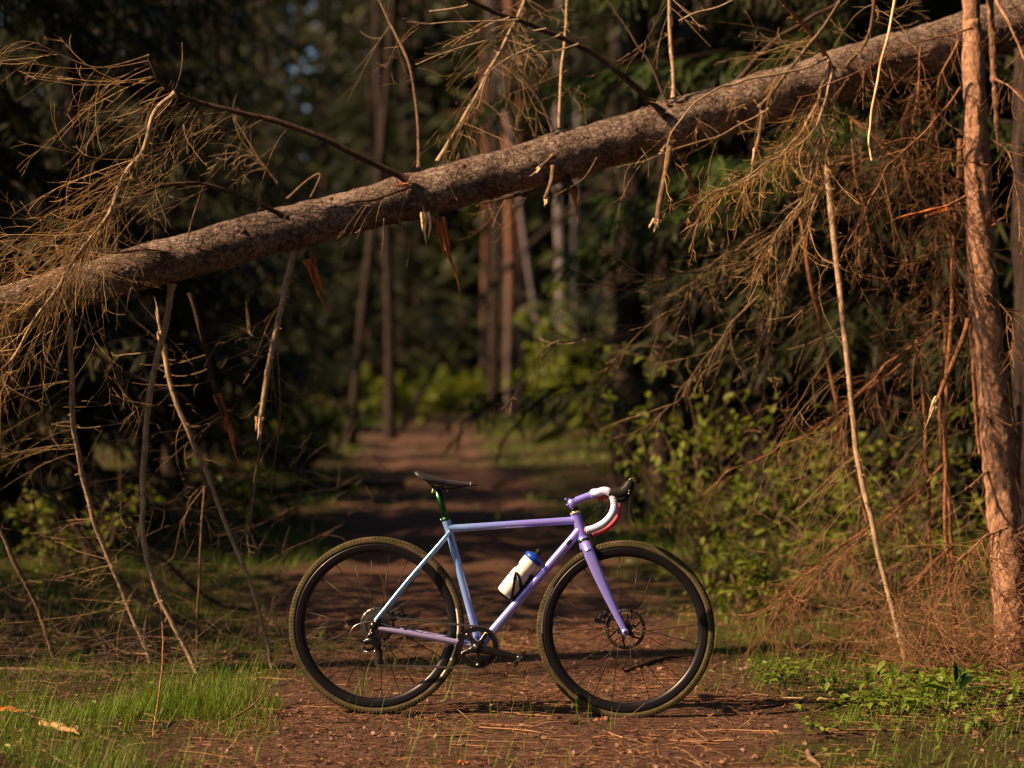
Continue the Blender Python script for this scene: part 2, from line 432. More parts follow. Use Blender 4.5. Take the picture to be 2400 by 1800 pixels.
def spruce_geo(H, Rm, z0, nb, ns, seed, sub=4, wid=.022, top=1.0, seg=3):
    """crown of drooping boughs (ribbons of needles) and wood, base at the origin"""
    rng = np.random.default_rng(seed)
    h = z0 + (H*top - z0)*rng.uniform(0, 1, nb)**.95; u = (h - z0)/(H - z0)
    l = Rm*(1 - u)**.75*rng.uniform(.6, 1.1, nb) + .25
    ph = rng.uniform(0, 2*np.pi, nb)
    P0 = np.stack([0*h, 0*h, h], -1); D = np.stack([np.cos(ph), np.sin(ph), rng.uniform(-.35, .1, nb)], -1)
    sp = grow(P0, D, l, 8, .05, (0, 0, -.06), rng)
    sp[:, :, 2] += (np.linspace(0, 1, 9)**2.5)[None]*(l*.16)[:, None]
    wood = MB(); tubes(wood, sp, (.006 + .008*l)[:, None]*np.linspace(1, .25, 9)[None], 3)
    crown = MB()
    k = np.maximum((ns*l/Rm).astype(int), 5); idx = np.repeat(np.arange(nb), k); n = len(idx)
    tt = rng.uniform(.12, 1, n); p, T = along(sp, idx, tt)
    lat = norm(np.cross(T, np.array([0, 0, 1.])))*rng.choice([-1, 1], n)[:, None]
    D = norm(T*.8 + lat*rng.uniform(.3, .9, n)[:, None] + np.array([0, 0, -.25]))
    Ls = l[idx]*rng.uniform(.14, .34, n)*(1.15 - .6*tt) + .08
    sh = grow(p, D, Ls, seg, .10, (0, 0, -.14), rng)
    ribbons(crown, sh, np.full(n, wid)*rng.uniform(.7, 1.2, n), rng)
    if sub:
        idx = np.repeat(np.arange(n), sub); m = len(idx); tt = rng.uniform(.1, .95, m)
        p, T = along(sh, idx, tt); lat = norm(np.cross(T, np.array([0, 0, 1.])))*rng.choice([-1, 1], m)[:, None]
        D = norm(T*.7 + lat*.75 + rng.normal(0, .25, (m, 3)) + np.array([0, 0, -.2]))
        s2 = grow(p, D, Ls[idx]*rng.uniform(.25, .5, m) + .03, 2, .1, (0, 0, -.15), rng)
        ribbons(crown, s2, np.full(m, wid*.8)*rng.uniform(.7, 1.2, m), rng)
    return crown, wood

def trunk_geo(H, r0, r1, seed, lean=(0, 0), sides=14, n=24, flare=.35, bumpy=.05):
    rng = np.random.default_rng(seed); z = np.linspace(-.15, H, n); u = np.linspace(0, 1, n)
    P = np.stack([lean[0]*z + .04*np.sin(z*.7 + seed), lean[1]*z + .04*np.cos(z*.6 + seed), z], -1)
    rr = (r0 + (r1 - r0)*u)*(1 + flare*np.exp(-np.maximum(z, 0)/.3))*(1 + bumpy*rng.normal(0, .5, n))
    mb = MB(); tubes(mb, P, rr, sides); return mb

PROTO = {}
def tree_kind(kind, args):
    if kind not in PROTO:
        cr_, wd = spruce_geo(*args[0], **args[1]); tr = trunk_geo(args[0][0], args[2], .02, args[0][5])
        PROTO[kind] = (tr.mesh('trunk'), wd.mesh('boughs'), cr_.mesh('crown', False))
        PROTO[kind][0].materials.append(MAT['bark_spruce']); PROTO[kind][1].materials.append(MAT['bark_spruce'])
        PROTO[kind][2].materials.append(MAT[args[3]])
    return PROTO[kind]
SP = {'tall': ((15., 2.6, 1.2, 150, 34, 11), dict(), .16, 'needles'),
      'low': ((11., 2.3, .3, 150, 34, 23), dict(wid=.02), .12, 'needles'),
      'young': ((5.5, 1.5, .15, 110, 34, 37), dict(wid=.017, sub=5), .06, 'needles_fresh'),
      'hang': ((13., 2.6, 2.7, 120, 34, 43), dict(wid=.017, sub=5), .10, 'needles_fresh'),
      'bare': ((17., 2.6, 5.0, 110, 30, 41), dict(), .17, 'needles')}
def spruce(kind, x, y, rz, sc, label, name='spruce_tree', group='spruce trees of the wood'):
    tr, wd, cw = tree_kind(kind, SP[kind])
    root = empty(name, (x, y, float(hgt(x, y)) - .03), False); root.rotation_euler[2] = rz; root.scale = (sc, sc, sc)
    for nm, me in (('trunk', tr), ('boughs', wd), ('crown', cw)):
        o = bpy.data.objects.new(nm, me); COL.objects.link(o); o.parent = root
        if nm != 'trunk': o['kind'] = 'stuff'
    return tag(root, label, 'tree', group)

def gx(px, Y): return (px - 1106)*1.085*(Y - CAMY)/FPX

# dark spruces left of the track, and right of it
L_SPR = [(-30, 7.0, 'low', .85, 'dark low-branched spruce behind the golden twigs at the upper left'),
         (-160, 9.0, 'tall', 1.0, 'dark tall spruce cut off by the left edge behind the brush'),
         (170, 10., 'low', .9, 'black-green spruce behind the bent upper branch of the fallen tree'),
         (370, 13.5, 'tall', .75, 'dark spruce behind the hanging branch with the pale splintered end'),
         (450, 21., 'low', .65, 'dim spruce left of the track above the pale green bush'),
         (330, 17., 'tall', 1.05, 'shadowed spruce deep in the wood left of the track'),
         (590, 31., 'low', .75, 'olive-green spruce behind the grey leaning birch trunk'),
         (800, 40., 'tall', .8, 'blurred spruce left of the orange pine trunks'),
         (900, 50., 'low', .9, 'far blurred spruce just left of the pale leaning dead trunk')]
for i, (px, Y, k, sc, lab) in enumerate(L_SPR): spruce(k, gx(px, Y), Y, 1.3*i, sc, lab)
R_SPR = [(1330, 25., 'bare', 1.1, 'dark spruce whose green boughs hang above the fallen log'),
         (1700, 8.5, 'tall', .95, 'dark spruce behind the golden twig mass at the upper right'),
         (1900, 7.0, 'low', .9, 'dark spruce behind the thin hanging poles on the right'),
         (2120, 9.5, 'tall', 1.0, 'dark spruce in deep shade behind the sunlit upright trunk'),
         (1640, 17., 'tall', 1.0, 'dark spruce behind the bare trunks right of the track'),
         (1500, 26., 'low', 1.0, 'dim spruce between the birch trunk and the dark bare trunks'),
         (1390, 40., 'tall', 1.0, 'far blurred spruce right of the grey birch trunk')]
R_SPR.append((1450, 27., 'bare', 1.2, 'spruce whose dark boughs hang over the track right of the pines'))
for i, (px, Y, k, sc, lab) in enumerate(R_SPR): spruce(k, gx(px, Y), Y, .7 + 1.7*i, sc, lab)
spruce('hang', gx(1690, 8.2), 8.2, .4, 1.0, 'fresh green spruce boughs hanging just above the fallen log', 'green_spruce', None)

# bare trunks in the middle distance
def bare(name, px, Y, dia, lab, mat, H=16, lean=(0, 0), r1=.6, cat='tree', foliage=None, seed=1, group=None):
    x = gx(px, Y); root = empty(name, (x, Y, float(hgt(x, Y)) - .02), False)
    trunk_geo(H, dia/2, dia/2*r1, seed, lean).build('trunk', MAT[mat], root)
    if foliage:
        rng = np.random.default_rng(seed); n = 40
        h = rng.uniform(H*foliage, H, n); ph = rng.uniform(0, 6.28, n)
        sp = grow(np.stack([lean[0]*h, lean[1]*h, h], -1), np.stack([np.cos(ph), np.sin(ph), 0*h + .3], -1), rng.uniform(.8, 2., n), 4, .15, (0, 0, .02), rng)
        cw = MB(); tubes(cw, sp, np.full((n, 5), .02), 3); cw.build('boughs', MAT[mat], root)['kind'] = 'stuff'
        idx = np.repeat(np.arange(n), 30); p, T = along(sp, idx, rng.uniform(.3, 1, len(idx)))
        s2 = grow(p, T + rng.normal(0, .7, p.shape), rng.uniform(.1, .35, len(idx)), 2, .1, (0, 0, 0), rng)
        c = MB(); ribbons(c, s2, np.full(len(idx), .05), rng); c.build('crown', MAT['needles'], root, False)['kind'] = 'stuff'
    return tag(root, lab, cat, group)
PIN = 'pine trunks at the end of the track'
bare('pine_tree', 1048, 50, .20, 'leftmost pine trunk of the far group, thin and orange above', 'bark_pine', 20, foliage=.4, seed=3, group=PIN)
bare('pine_tree', 1070, 44, .30, 'dark purple-grey pine trunk standing at the end of the track', 'bark_spruce', 20, foliage=.4, seed=4, group=PIN)
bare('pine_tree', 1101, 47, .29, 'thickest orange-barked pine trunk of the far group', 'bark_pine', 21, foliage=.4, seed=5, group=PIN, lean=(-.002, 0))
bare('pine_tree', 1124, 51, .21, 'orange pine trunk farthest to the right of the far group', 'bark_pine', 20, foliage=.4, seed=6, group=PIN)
bare('birch_tree', 1213, 34, .26, 'upright grey-white birch trunk right of the orange pines', 'bark_birch', 17, foliage=.6, seed=7, group='birch trunks', lean=(-.004, 0))
bare('birch_tree', 1246, 42, .22, 'thin faint birch trunk beside the upright grey-white birch', 'bark_birch', 17, foliage=.6, seed=8, group='birch trunks')
bare('birch_tree', 1196, 38, .16, 'thin birch leaning left between the pines and the upright birch', 'bark_birch', 12, lean=(-.16, 0), seed=9, group='birch trunks')
bare('birch_tree', 762, 26, .18, 'grey birch trunk leaning right, left of the track', 'bark_spruce', 9, lean=(.09, 0), seed=10, group='birch trunks')
bare('birch_tree', 846, 29, .22, 'stout grey-brown trunk at the left edge of the far track', 'bark_spruce', 12, lean=(-.03, 0), seed=12)
DK = 'dark bare trunks right of the track'
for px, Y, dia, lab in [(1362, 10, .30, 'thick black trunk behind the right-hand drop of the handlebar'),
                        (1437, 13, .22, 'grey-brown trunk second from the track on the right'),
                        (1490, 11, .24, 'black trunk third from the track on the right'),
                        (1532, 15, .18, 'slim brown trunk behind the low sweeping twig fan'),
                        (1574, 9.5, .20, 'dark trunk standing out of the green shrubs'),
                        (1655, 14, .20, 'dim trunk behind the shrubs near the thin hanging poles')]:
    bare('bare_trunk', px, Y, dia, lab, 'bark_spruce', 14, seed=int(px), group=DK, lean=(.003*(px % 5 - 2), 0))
# pale dead trunk lying slanted against the far trees
def slanted():
    P = np.array([at(860, 905, 32), at(975, 740, 32), at(1085, 590, 32), at(1200, 480, 32), at(1300, 400, 32)])
    P[0][2] = hgt(P[0][0], 32.) - .05
    q = cr(P, 30); r = empty('leaning_dead_tree', P[0])
    mb = MB(); tubes(mb, q, np.linspace(.07, .045, 30), 10); mb.build('trunk', MAT['bark_spruce'], r)
    tag(r, 'pale dead trunk slanting across the far orange pines', 'tree')
slanted()

# the wood all round, far or out of the picture: one mass
def surrounding():
    rng = np.random.default_rng(99)
    pts = []
    # far end of the track
    for i in range(170):
        y = rng.uniform(54, 125); x = rng.uniform(-.36, .36)*(y + 8); pts.append((x, y, rng.uniform(1.2, 1.8)))
    for k in range(26):
        y = rng.uniform(58, 84); pts.append((gx(860 + 15*k, y), y, rng.uniform(1.5, 1.9)))
    for i in range(90):
        y = rng.uniform(100, 140); x = rng.uniform(-.34, .34)*(y + 8); pts.append((x, y, rng.uniform(2.6, 3.4)))
    # left of the picture, away from the beam of sun that reaches the bicycle
    for i in range(190):
        x = rng.uniform(-34, -3.5); y = rng.uniform(-6, 50)
        v = math.sin(R_(SUN_A))*-x + math.cos(R_(SUN_A))*y
        if abs(x) < .30*(y + 7.4) + (3.9 if y < 4 else 1.4): continue
        if -5.0 < v < 5.6 and x > -32: continue
        if rng.uniform() < (.48 if v > 17 else .22): continue
        pts.append((x, y, rng.uniform(.8, 1.25)))
    # lower trees filling the wood under the beam of sun
    for i in range(60):
        x = rng.uniform(-44, -11); v = rng.uniform(-5, 5.6); y = (v + math.sin(R_(SUN_A))*x)/math.cos(R_(SUN_A))
        pts.append((x, y, min(1.0, (.66*abs(x) - 3.5)/17.)))
    # deep in the wood on both sides
    for i in range(150):
        y = rng.uniform(20, 56); px = rng.choice([rng.uniform(-100, 700), rng.uniform(1460, 2300)])
        x = gx(px, y)
        if x < 0 and x > path_x(y) - 8.0 or abs(x - path_x(y)) < 4.2: continue
        pts.append((x, y, rng.uniform(.6, .85) if x < 0 else rng.uniform(.9, 1.4)))
    # right of the picture
    for i in range(90):
        x = rng.uniform(4, 26); y = rng.uniform(0, 45)
        if abs(x) < .30*(y + 7.4) + 1.6: continue
        pts.append((x, y, rng.uniform(.8, 1.25)))
    # behind the camera
    for i in range(55):
        x = rng.uniform(-9, 20); y = rng.uniform(-28, -11.5); pts.append((x, y, rng.uniform(.9, 1.2)))
    # tall pines added out of view, crowns closing overhead to cut the sky light
    pines = []
    for i in range(400):
        x = rng.uniform(-7.5, 15); y = rng.uniform(-15, 11); v = math.sin(R_(SUN_A))*-x + math.cos(R_(SUN_A))*y
        if abs(x) < .30*(y + 7.4) + .7 and y > -8.5: continue
        if abs(x) < 1.5 and y < -6: continue
        if x < -2.5 and -5.5 < v < 6.2: continue
        if any((x - p[0])**2 + (y - p[1])**2 < 4.5 for p in pines): continue
        pines.append((x, y, rng.uniform(.9, 1.15)))
    crowns, woods = MB(), MB()
    protos = []
    for sd, (H, Rm, z0) in enumerate([(15., 2.6, .6), (17., 2.9, 1.5), (13., 2.4, .3)]):
        c, w_ = spruce_geo(H, Rm, z0, 75, 9, 200 + sd, sub=0, wid=.15, seg=2)
        tr = trunk_geo(H, .17, .03, 300 + sd, sides=7, n=6)
        protos.append((np.vstack(c.V), np.vstack(c.F[4]), np.vstack(tr.V), np.vstack(tr.F[4])))
    c, w_ = spruce_geo(20., 4.6, 12., 110, 16, 210, sub=0, wid=.16, seg=2); tr = trunk_geo(20., .17, .05, 310, sides=9, n=8)
    protos.append((np.vstack(c.V), np.vstack(c.F[4]), np.vstack(tr.V), np.vstack(tr.F[4])))
    for i, (x, y, sc) in enumerate(pts + pines):
        cv, cf, tv, tf = protos[3 if i >= len(pts) else i % 3]; a = rng.uniform(0, 6.28); M = np.array([[math.cos(a), -math.sin(a), 0], [math.sin(a), math.cos(a), 0], [0, 0, 1]])*sc
        off = np.array([x, y, float(hgt(x, y))])
        crowns.add(cv @ M.T + off, cf); woods.add(tv @ M.T + off, tf)
    o = crowns.build('surrounding_forest', MAT['needles'], None, False)
    tag(o, 'dark mass of conifers closing off the far wood', 'forest', kind='stuff')
    o2 = woods.build('far_trunks', MAT['bark_spruce'], o); o2['kind'] = 'stuff'
surrounding()
# leaf mass added left of view, shaped to shade the brush and the track
def thicket():
    rng = np.random.default_rng(98); sa, ca = math.sin(R_(SUN_A)), math.cos(R_(SUN_A)); n = 9000
    v = rng.uniform(1.85, 5.6, n); x = rng.uniform(-6.6, -4.7, n); y = (v + sa*x)/ca
    top = np.interp(v, [1.85, 2.2, 2.8, 5.6], [3.4, 4.0, 5.6, 6.4])*(1 + .10*vnoise(np.stack([x, y, 0*x], -1), 1.3, 3)); z = top*rng.uniform(0.05, 1, n)
    P = np.stack([x, y, z], -1); k = vnoise(P, 1.5, 4) > -.28; P = P[k]; n = len(P)
    M = basis(rng.normal(size=(n, 3)), norm(np.array([0, 0, 1.]) + rng.normal(0, .6, (n, 3))))*rng.uniform(.09, .18, n)[:, None, None]
    mb = MB(); place(mb, [(0, 0, 0), (.5, .32, .05), (1, 0, -.1), (.5, -.32, .05)], [(0, 1, 2, 3)], P, M)
    o = mb.build('shade_thicket', MAT['leaf_shrub'], None, False); tag(o, 'unseen leafy thicket added to shade the brush and the track', 'thicket', kind='stuff')
    m = 60; i = rng.integers(0, n, m); st = MB(); q = P[i]; g = np.stack([q[:, 0], q[:, 1], hgt(q[:, 0], q[:, 1])], -1); t = np.linspace(0, 1, 6)[None, :, None]
    tubes(st, g[:, None]*(1 - t) + q[:, None]*t + rng.normal(0, .03, (m, 6, 3)), np.full((m, 1), .012)*np.linspace(1, .4, 6)[None], 4); st.build('stems', MAT['bark_branch'], o)['kind'] = 'stuff'
thicket()

# ---------------------------------------------------------------- shrubs with fresh leaves
LEAF_V = [(0, 0, 0), (.35, 0, -.03), (.7, 0, -.05), (1, 0, -.16), (.3, .26, .05), (.68, .2, .02), (.3, -.26, .05), (.68, -.2, .02)]
LEAF_F = [(0, 1, 4), (1, 2, 5, 4), (2, 3, 5), (0, 6, 1), (1, 6, 7, 2), (2, 7, 3)]
LEAF_FT = [(0, 1, 4), (1, 2, 5), (1, 5, 4), (2, 3, 5), (0, 6, 1), (1, 6, 7), (1, 7, 2), (2, 7, 3)]
def shrub(px, Y, h, wd, nst, nl, lab, seed, mat='leaf_shrub', size=.05, group='leafy shrubs at the edge of the track', dx=0):
    rng = np.random.default_rng(seed); x = gx(px, Y) + dx; z = float(hgt(x, Y))
    root = empty('leafy_shrub', (x, Y, z), False)
    a = rng.uniform(0, 6.28, nst); P0 = np.stack([.06*np.cos(a), .06*np.sin(a), 0*a - .02], -1)
    D = np.stack([np.cos(a)*wd/h, np.sin(a)*wd/h, 1 + 0*a], -1)
    st = grow(P0, D, h*rng.uniform(.6, 1.15, nst), 9, .12, (0, 0, -.01), rng)
    wood = MB(); tubes(wood, st, np.full((nst, 1), .006)*np.linspace(1.2, .3, 10)[None], 4)
    k = 9; idx = np.repeat(np.arange(nst), k); p, T = along(st, idx, rng.uniform(.2, 1, len(idx)))
    tw = grow(p, T*.5 + perp(T, rng), rng.uniform(.15, .45, len(idx))*min(1.3, h), 5, .15, (0, 0, -.02), rng)
    tubes(wood, tw, np.full((len(tw), 1), .0025)*np.linspace(1, .4, 6)[None], 3)
    wood.build('stems', MAT['bark_branch'], root)['kind'] = 'stuff'
    idx = rng.integers(0, len(tw), nl); p, T = along(tw, idx, rng.uniform(.15, 1, nl))
    X = norm(T*.4 + perp(T, rng) + np.array([0, 0, -.1])); sz = size*rng.uniform(.6, 1.25, nl)
    M = basis(X, norm(np.array([0, 0, 1.]) + rng.normal(0, .4, (nl, 3))))*sz[:, None, None]
    mb = MB(); place(mb, LEAF_V, LEAF_FT, p, M); mb.build('leaves', MAT[mat], root, False)['kind'] = 'stuff'
    return tag(root, lab, 'shrub', group)
SHR = [(1555, 4.6, 1.5, .5, 9, 560, 'bright leafy shrub nearest the handlebar, in front of the dark trunks'),
       (1700, 5.0, 1.3, .6, 8, 480, 'leafy shrub behind the thin pole leaning out of the log'),
       (1810, 3.6, .95, .5, 8, 420, 'leafy shrub directly behind the long leaning pole'),
       (1930, 4.0, 1.0, .5, 8, 400, 'leafy shrub among the thin poles beside the upright trunk'),
       (1480, 6.0, .7, .4, 7, 260, 'low leafy shrub in the shade right of the handlebar'),
       (1620, 3.0, .45, .4, 8, 450, 'small low green shrub beside the front wheel'),
       (1320, 25., 2.6, 1.2, 12, 1500, 'tall blurred yellow-green bush right of the track, behind the stem'),
       (1200, 30., 2.0, 1.3, 12, 1400, 'blurred yellow-green bush at the foot of the upright birch'),
       (1395, 18., 1.7, .9, 12, 1100, 'blurred yellow-green bush nearest the track on the right'),
       (630, 18., 1.1, .9, 12, 900, 'blurred green bush left of the track beside the hanging branches'),
       (900, 36., 1.8, 1.6, 12, 1200, 'far blurred bush at the left end of the track'),
       (985, 48., 1.6, 1.6, 12, 900, 'farthest blurred bush left of the orange pines'),
       (1060, 56., 1.8, 2.2, 12, 900, 'blurred bush closing the end of the track behind the pines'),
       (180, 5.2, .7, .5, 8, 350, 'dim green shrub behind the brush at the left'),
       (480, 7.5, .9, .6, 8, 450, 'dim green shrub behind the crossing hanging branches')]
for i, (px, Y, h, wd, a, b_, lab) in enumerate(SHR):
    shrub(px, Y, h, wd, a, b_, lab, 500 + i, size=.068 if Y < 10 else .12 + .002*Y)

# ---------------------------------------------------------------- the fallen tree across the track
def yl(px): return .90 + .80*px/2100.0
LOG_PX = [(-420, 775), (-150, 703), (134, 627), (367, 562), (737, 463), (1106, 368), (1475, 263), (1751, 182), (1974, 115), (2330, 5), (2760, -120)]
LOG_R = [.080, .086, .092, .099, .098, .104, .117, .120, .122, .128, .132]
LOGP = np.array([at(x, y, yl(x)) for x, y in LOG_PX])
fallen = empty('fallen_spruce', at(-420, 775, yl(-420)))
tag(fallen, 'dead spruce fallen across the track with broken dangling branches', 'fallen tree')
def log_mesh():
    n, k = 420, 48
    P = cr(LOGP, n); rr = np.interp(np.linspace(0, len(LOG_R) - 1, n), np.arange(len(LOG_R)), LOG_R)
    T, N1, N2 = frames(P[None]); T, N1, N2 = T[0], N1[0], N2[0]
    th = np.arange(k)/k*2*np.pi
    dirs = np.cos(th)[None, :, None]*N1[:, None] + np.sin(th)[None, :, None]*N2[:, None]
    Q = P[:, None] + rr[:, None, None]*dirs
    d = .010*vnoise(Q, 5, 1) + .005*vnoise(Q, 16, 2) + .0028*vnoise(Q, 45, 3)
    # branch collars: slight swellings where the whorls sit
    for wx in (134, 330, 500, 640, 890, 1195, 1440, 1640, 1790):
        c = np.interp(wx, [p[0] for p in LOG_PX], np.arange(len(LOG_PX)))/(len(LOG_PX) - 1)*n
        d = d + (.007*np.exp(-((np.arange(n) - c)/7.0)**2))[:, None]*(1 + .6*vnoise(Q, 9, 7))
    Q = Q + d[..., None]*dirs
    Q[-1] = P[-1]; Q[0] = P[0]
    V = Q.reshape(-1, 3); i = (np.arange(n - 1)*k)[:, None]; j = np.arange(k)[None]; j2 = (j + 1) % k
    F = np.stack(np.broadcast_arrays(i + j, i + j2, i + k + j2, i + k + j), -1).reshape(-1, 4)
    mb = MB(); mb.add(V, F); mb.build('trunk', MAT['bark_log'], fallen)
    # raised bark flakes and dark knots
    rng = np.random.default_rng(5); m = 300
    a = rng.integers(60, n - 30, m); b = rng.integers(0, k, m)
    p = Q[a, b]; nn = dirs[a, b]; fl = MB()
    hexv = [(math.cos(t)*.5, math.sin(t)*.5, 0) for t in np.arange(7)/7*2*np.pi] + [(0, 0, .35)]
    hexf = [(i_, (i_ + 1) % 7, 7) for i_ in range(7)]
    X = norm(np.cross(nn, rng.normal(size=nn.shape)))
    M = basis(X, nn)*(.005 + .03*rng.uniform(0, 1, m)**3)[:, None, None]
    place(fl, hexv, hexf, p - nn*.001, M); o = fl.build('bark_flakes', MAT['bark_dark'], fallen, False); o['kind'] = 'stuff'
log_mesh()

def poly(pts, Y):
    """picture polyline with depth: Y a number (constant), or (first, last)"""
    ys = np.full(len(pts), Y) if np.isscalar(Y) else np.linspace(Y[0], Y[1], len(pts))
    return np.array([at(p[0], p[1], y) for p, y in zip(pts, ys)])

def wobble(P, amp, seed):
    q = np.stack([vnoise(P + 31.7*k, 9, seed + k) for k in range(3)], -1)*amp
    q *= np.linspace(0, 1, len(P))[:, None]**.5
    return P + q

BR_N = [0]
def branch(pts, Y, r0, r1, mat='bark_branch', name='branch', parent=None, knots=True, amp=.012, ground=False, n=None, tip=None, lab=None):
    BR_N[0] += 1; sd = BR_N[0]
    P = poly(pts, Y)
    if ground: P[-1, 2] = float(hgt(P[-1, 0], P[-1, 1])) - .02
    n = n or max(18, int(7*len(pts)))
    q = wobble(cr(P, n), amp, sd); u = np.linspace(0, 1, n)
    rr = (r0 + (r1 - r0)*u)*(1 + .10*vnoise(q, 40, sd)); rr[0] *= 1.5; rr[1] *= 1.15
    mb = MB(); tubes(mb, q, rr, 9)
    if tip is None: tubes(mb, np.array([q[-1], q[-1] + (q[-1] - q[-2])*.15]), np.array([rr[-1], 1e-4]), 9)
    if knots:     # short dead side spurs
        rng = np.random.default_rng(sd); m = max(5, int(n*.8)); tt = rng.uniform(.05, .97, m)
        p, T = along(q[None], np.zeros(m, int), tt); D = norm(perp(T, rng) + .35*T)
        sp = grow(p, D, rng.uniform(.008, .03, m)*(1 + 30*r0), 3, .15, (0, 0, 0), rng)
        tubes(mb, sp, (np.interp(tt, u, rr)*.28)[:, None]*np.linspace(1, .5, 4)[None], 4)
    o = mb.build(name, MAT[mat], parent or fallen)
    if lab: o['label'] = lab
    return o, q

def twigs(parent, q, n, L, seed, mat='twig', **kw):
    if mat == 'twig_red': n = int(n*1.5)
    mb = MB(); spray(mb, q, n, L, seed, **kw)
    o = mb.build('twig_spray', MAT[mat], parent); o['kind'] = 'stuff'; return o

def splinter(parent, a, b, Y, wdt, mat='splinter', seed=0, n=3, lab=None):
    """broken wood: a few long tapering slivers"""
    rng = np.random.default_rng(seed); mb = MB()
    A = at(a[0], a[1], Y); B = at(b[0], b[1], Y); T = norm((B - A)[None])[0]; Sd = np.array([T[2], 0, -T[0]])
    n += 2
    for k in range(n):
        o = Sd*wdt*(k - (n - 1)/2)*.36 + np.array([0, rng.normal(0, wdt*.3), 0]); ln = 1.0 if k == n//2 else rng.uniform(.25, .8)
        m = 9; t = np.linspace(0, ln, m)[:, None]; P = A + o*(1 - t*.5) + (B - A)*t
        P = P + Sd*np.cumsum(rng.normal(0, wdt*.13, m))[:, None]
        pr = np.interp(np.linspace(0, 1, m), [0, .15, .5, .8, 1], [1, 1, .75, .45, .03])
        tubes(mb, P, wdt*.36*rng.uniform(.7, 1.25)*pr*(1 + .2*rng.normal(size=m)), 4, ell=.6)
    ob = mb.build('splintered_wood', MAT[mat], parent, False); ob['kind'] = 'stuff'
    if lab: ob['label'] = lab
    return ob

LD = (-.75, -.15, -.45)
# --- upper branches
b, q = branch([(880, 388), (800, 350), (700, 300), (560, 252), (430, 222), (378, 203), (345, 170), (322, 118)], (1.12, .75), .0165, .0075, 'bark_dark')
twigs(b, q, 46, (.30, .75), 1, t=(.35, .82), bias=LD, spread=.5, fwd=-.25, pull=(-.02, 0, -.05), sub=6)
twigs(b, q, 14, (.35, .8), 2, 'twig_sunlit', t=(.82, 1.0), bias=(-.95, -.1, -.25), spread=.25, fwd=-.1, pull=(-.03, 0, -.03), sub=6)
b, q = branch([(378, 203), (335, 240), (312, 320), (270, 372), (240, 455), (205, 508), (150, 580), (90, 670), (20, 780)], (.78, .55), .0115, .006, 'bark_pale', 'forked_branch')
twigs(b, q, 60, (.35, 1.0), 3, 'twig_sunlit', t=(.25, .75), bias=LD, spread=.8, fwd=.5, sub=7)
twigs(b, q, 48, (.35, .95), 4, 'twig_sunlit', t=(.5, 1.), bias=(-.8, -.1, -.25), spread=.85, fwd=.5, sub=7)
twigs(b, q, 26, (.3, .6), 5, t=(.5, .8), bias=(.1, -.1, -.5), spread=.3, fwd=.8, sub=5)
b, q = branch([(322, 120), (215, 148), (130, 118), (70, 92), (20, 100), (-40, 150)], (.74, .6), .0036, .0022, 'bark_branch', 'thin_branch', knots=False)
twigs(b, q, 20, (.2, .5), 6, bias=(-.6, 0, -.55), spread=.5, fwd=.6, sub=4)
b, q = branch([(375, 203), (392, 150), (390, 90)], (.78, .78), .003, .002, 'bark_branch', 'thin_branch', knots=False)
b, q = branch([(612, 466), (540, 432), (440, 400), (330, 408), (240, 455), (140, 500), (20, 520)], (.98, .6), .0115, .004, 'bark_dark')
twigs(b, q, 60, (.25, .6), 7, t=(.3, 1.), bias=(-.5, 0, -.5), spread=.5, sub=5)
b, q = branch([(440, 400), (420, 460), (405, 520)], (.9, .95), .005, .004, 'bark_branch', 'thin_branch')
b, q = branch([(360, 545), (310, 538), (240, 545), (150, 535)], (.95, .8), .008, .003, 'bark_dark')
twigs(b, q, 24, (.2, .5), 8, bias=(-.5, -.1, -.3), sub=5)
b, q = branch([(905, 362), (900, 255), (880, 130), (845, 50), (800, -30)], (1.3, 1.5), .0085, .006, 'bark_branch')
twigs(b, q, 10, (.15, .5), 9, bias=(-.2, 0, -.2), spread=.9, fwd=.3, levels=1, sub=4)
b, q = branch([(945, 350), (1005, 250), (1060, 150), (1100, 70), (1140, -20)], (1.3, 1.6), .010, .008, 'bark_pale')
twigs(b, q, 46, (.2, .6), 10, bias=(-.1, 0, -.7), spread=.6, fwd=-.2, sub=5)
twigs(b, q, 30, (.2, .5), 11, bias=(.6, .2, -.3), spread=.5, fwd=-.1, sub=5)
b, q = branch([(1195, 284), (1165, 215), (1110, 140), (1060, 90), (1000, 40), (955, -10)], (1.3, 1.4), .0085, .005, 'bark_dark')
b, q = branch([(1207, 278), (1213, 150), (1220, 60), (1224, -20)], (1.32, 1.5), .0085, .007, 'bark_pale')
twigs(b, q, 16, (.12, .4), 12, bias=(0, 0, -.5), spread=.8, fwd=0, sub=4)
b, q = branch([(1432, 244), (1370, 185), (1290, 122), (1190, 70), (1110, 40), (1020, 2), (960, -40)], (1.32, .95), .0155, .009, 'bark_dark')
for k, (pts, y0) in enumerate([([(1180, 62), (1060, 85), (960, 115), (905, 135)], .9), ([(1120, 42), (1010, 48), (930, 52), (880, 46)], .88), ([(1210, 75), (1130, 110), (1060, 150), (1040, 190), (1025, 235)], .92), ([(1250, 95), (1180, 118), (1120, 112)], .95), ([(1100, 38), (1040, 60), (985, 92)], .9)]):
    b2, q2 = branch(pts, y0, .0035, .002, 'bark_pale', 'thin_branch', knots=False, amp=.02)
    twigs(b2, q2, 5, (.1, .28), 20 + k, bias=(-.5, 0, -.2), spread=.4, levels=1, sub=4)
b, q = branch([(1010, 12), (965, 22), (930, 28)], .9, .005, .005, 'bark_pale', 'broken_stub', knots=False)
b, q = branch([(1442, 226), (1405, 140), (1355, 60), (1300, -20)], (1.35, 1.5), .0065, .004, 'bark_dark')
b, q = branch([(1455, 212), (1452, 110), (1446, -20)], (1.36, 1.45), .0105, .009, 'bark_pale')
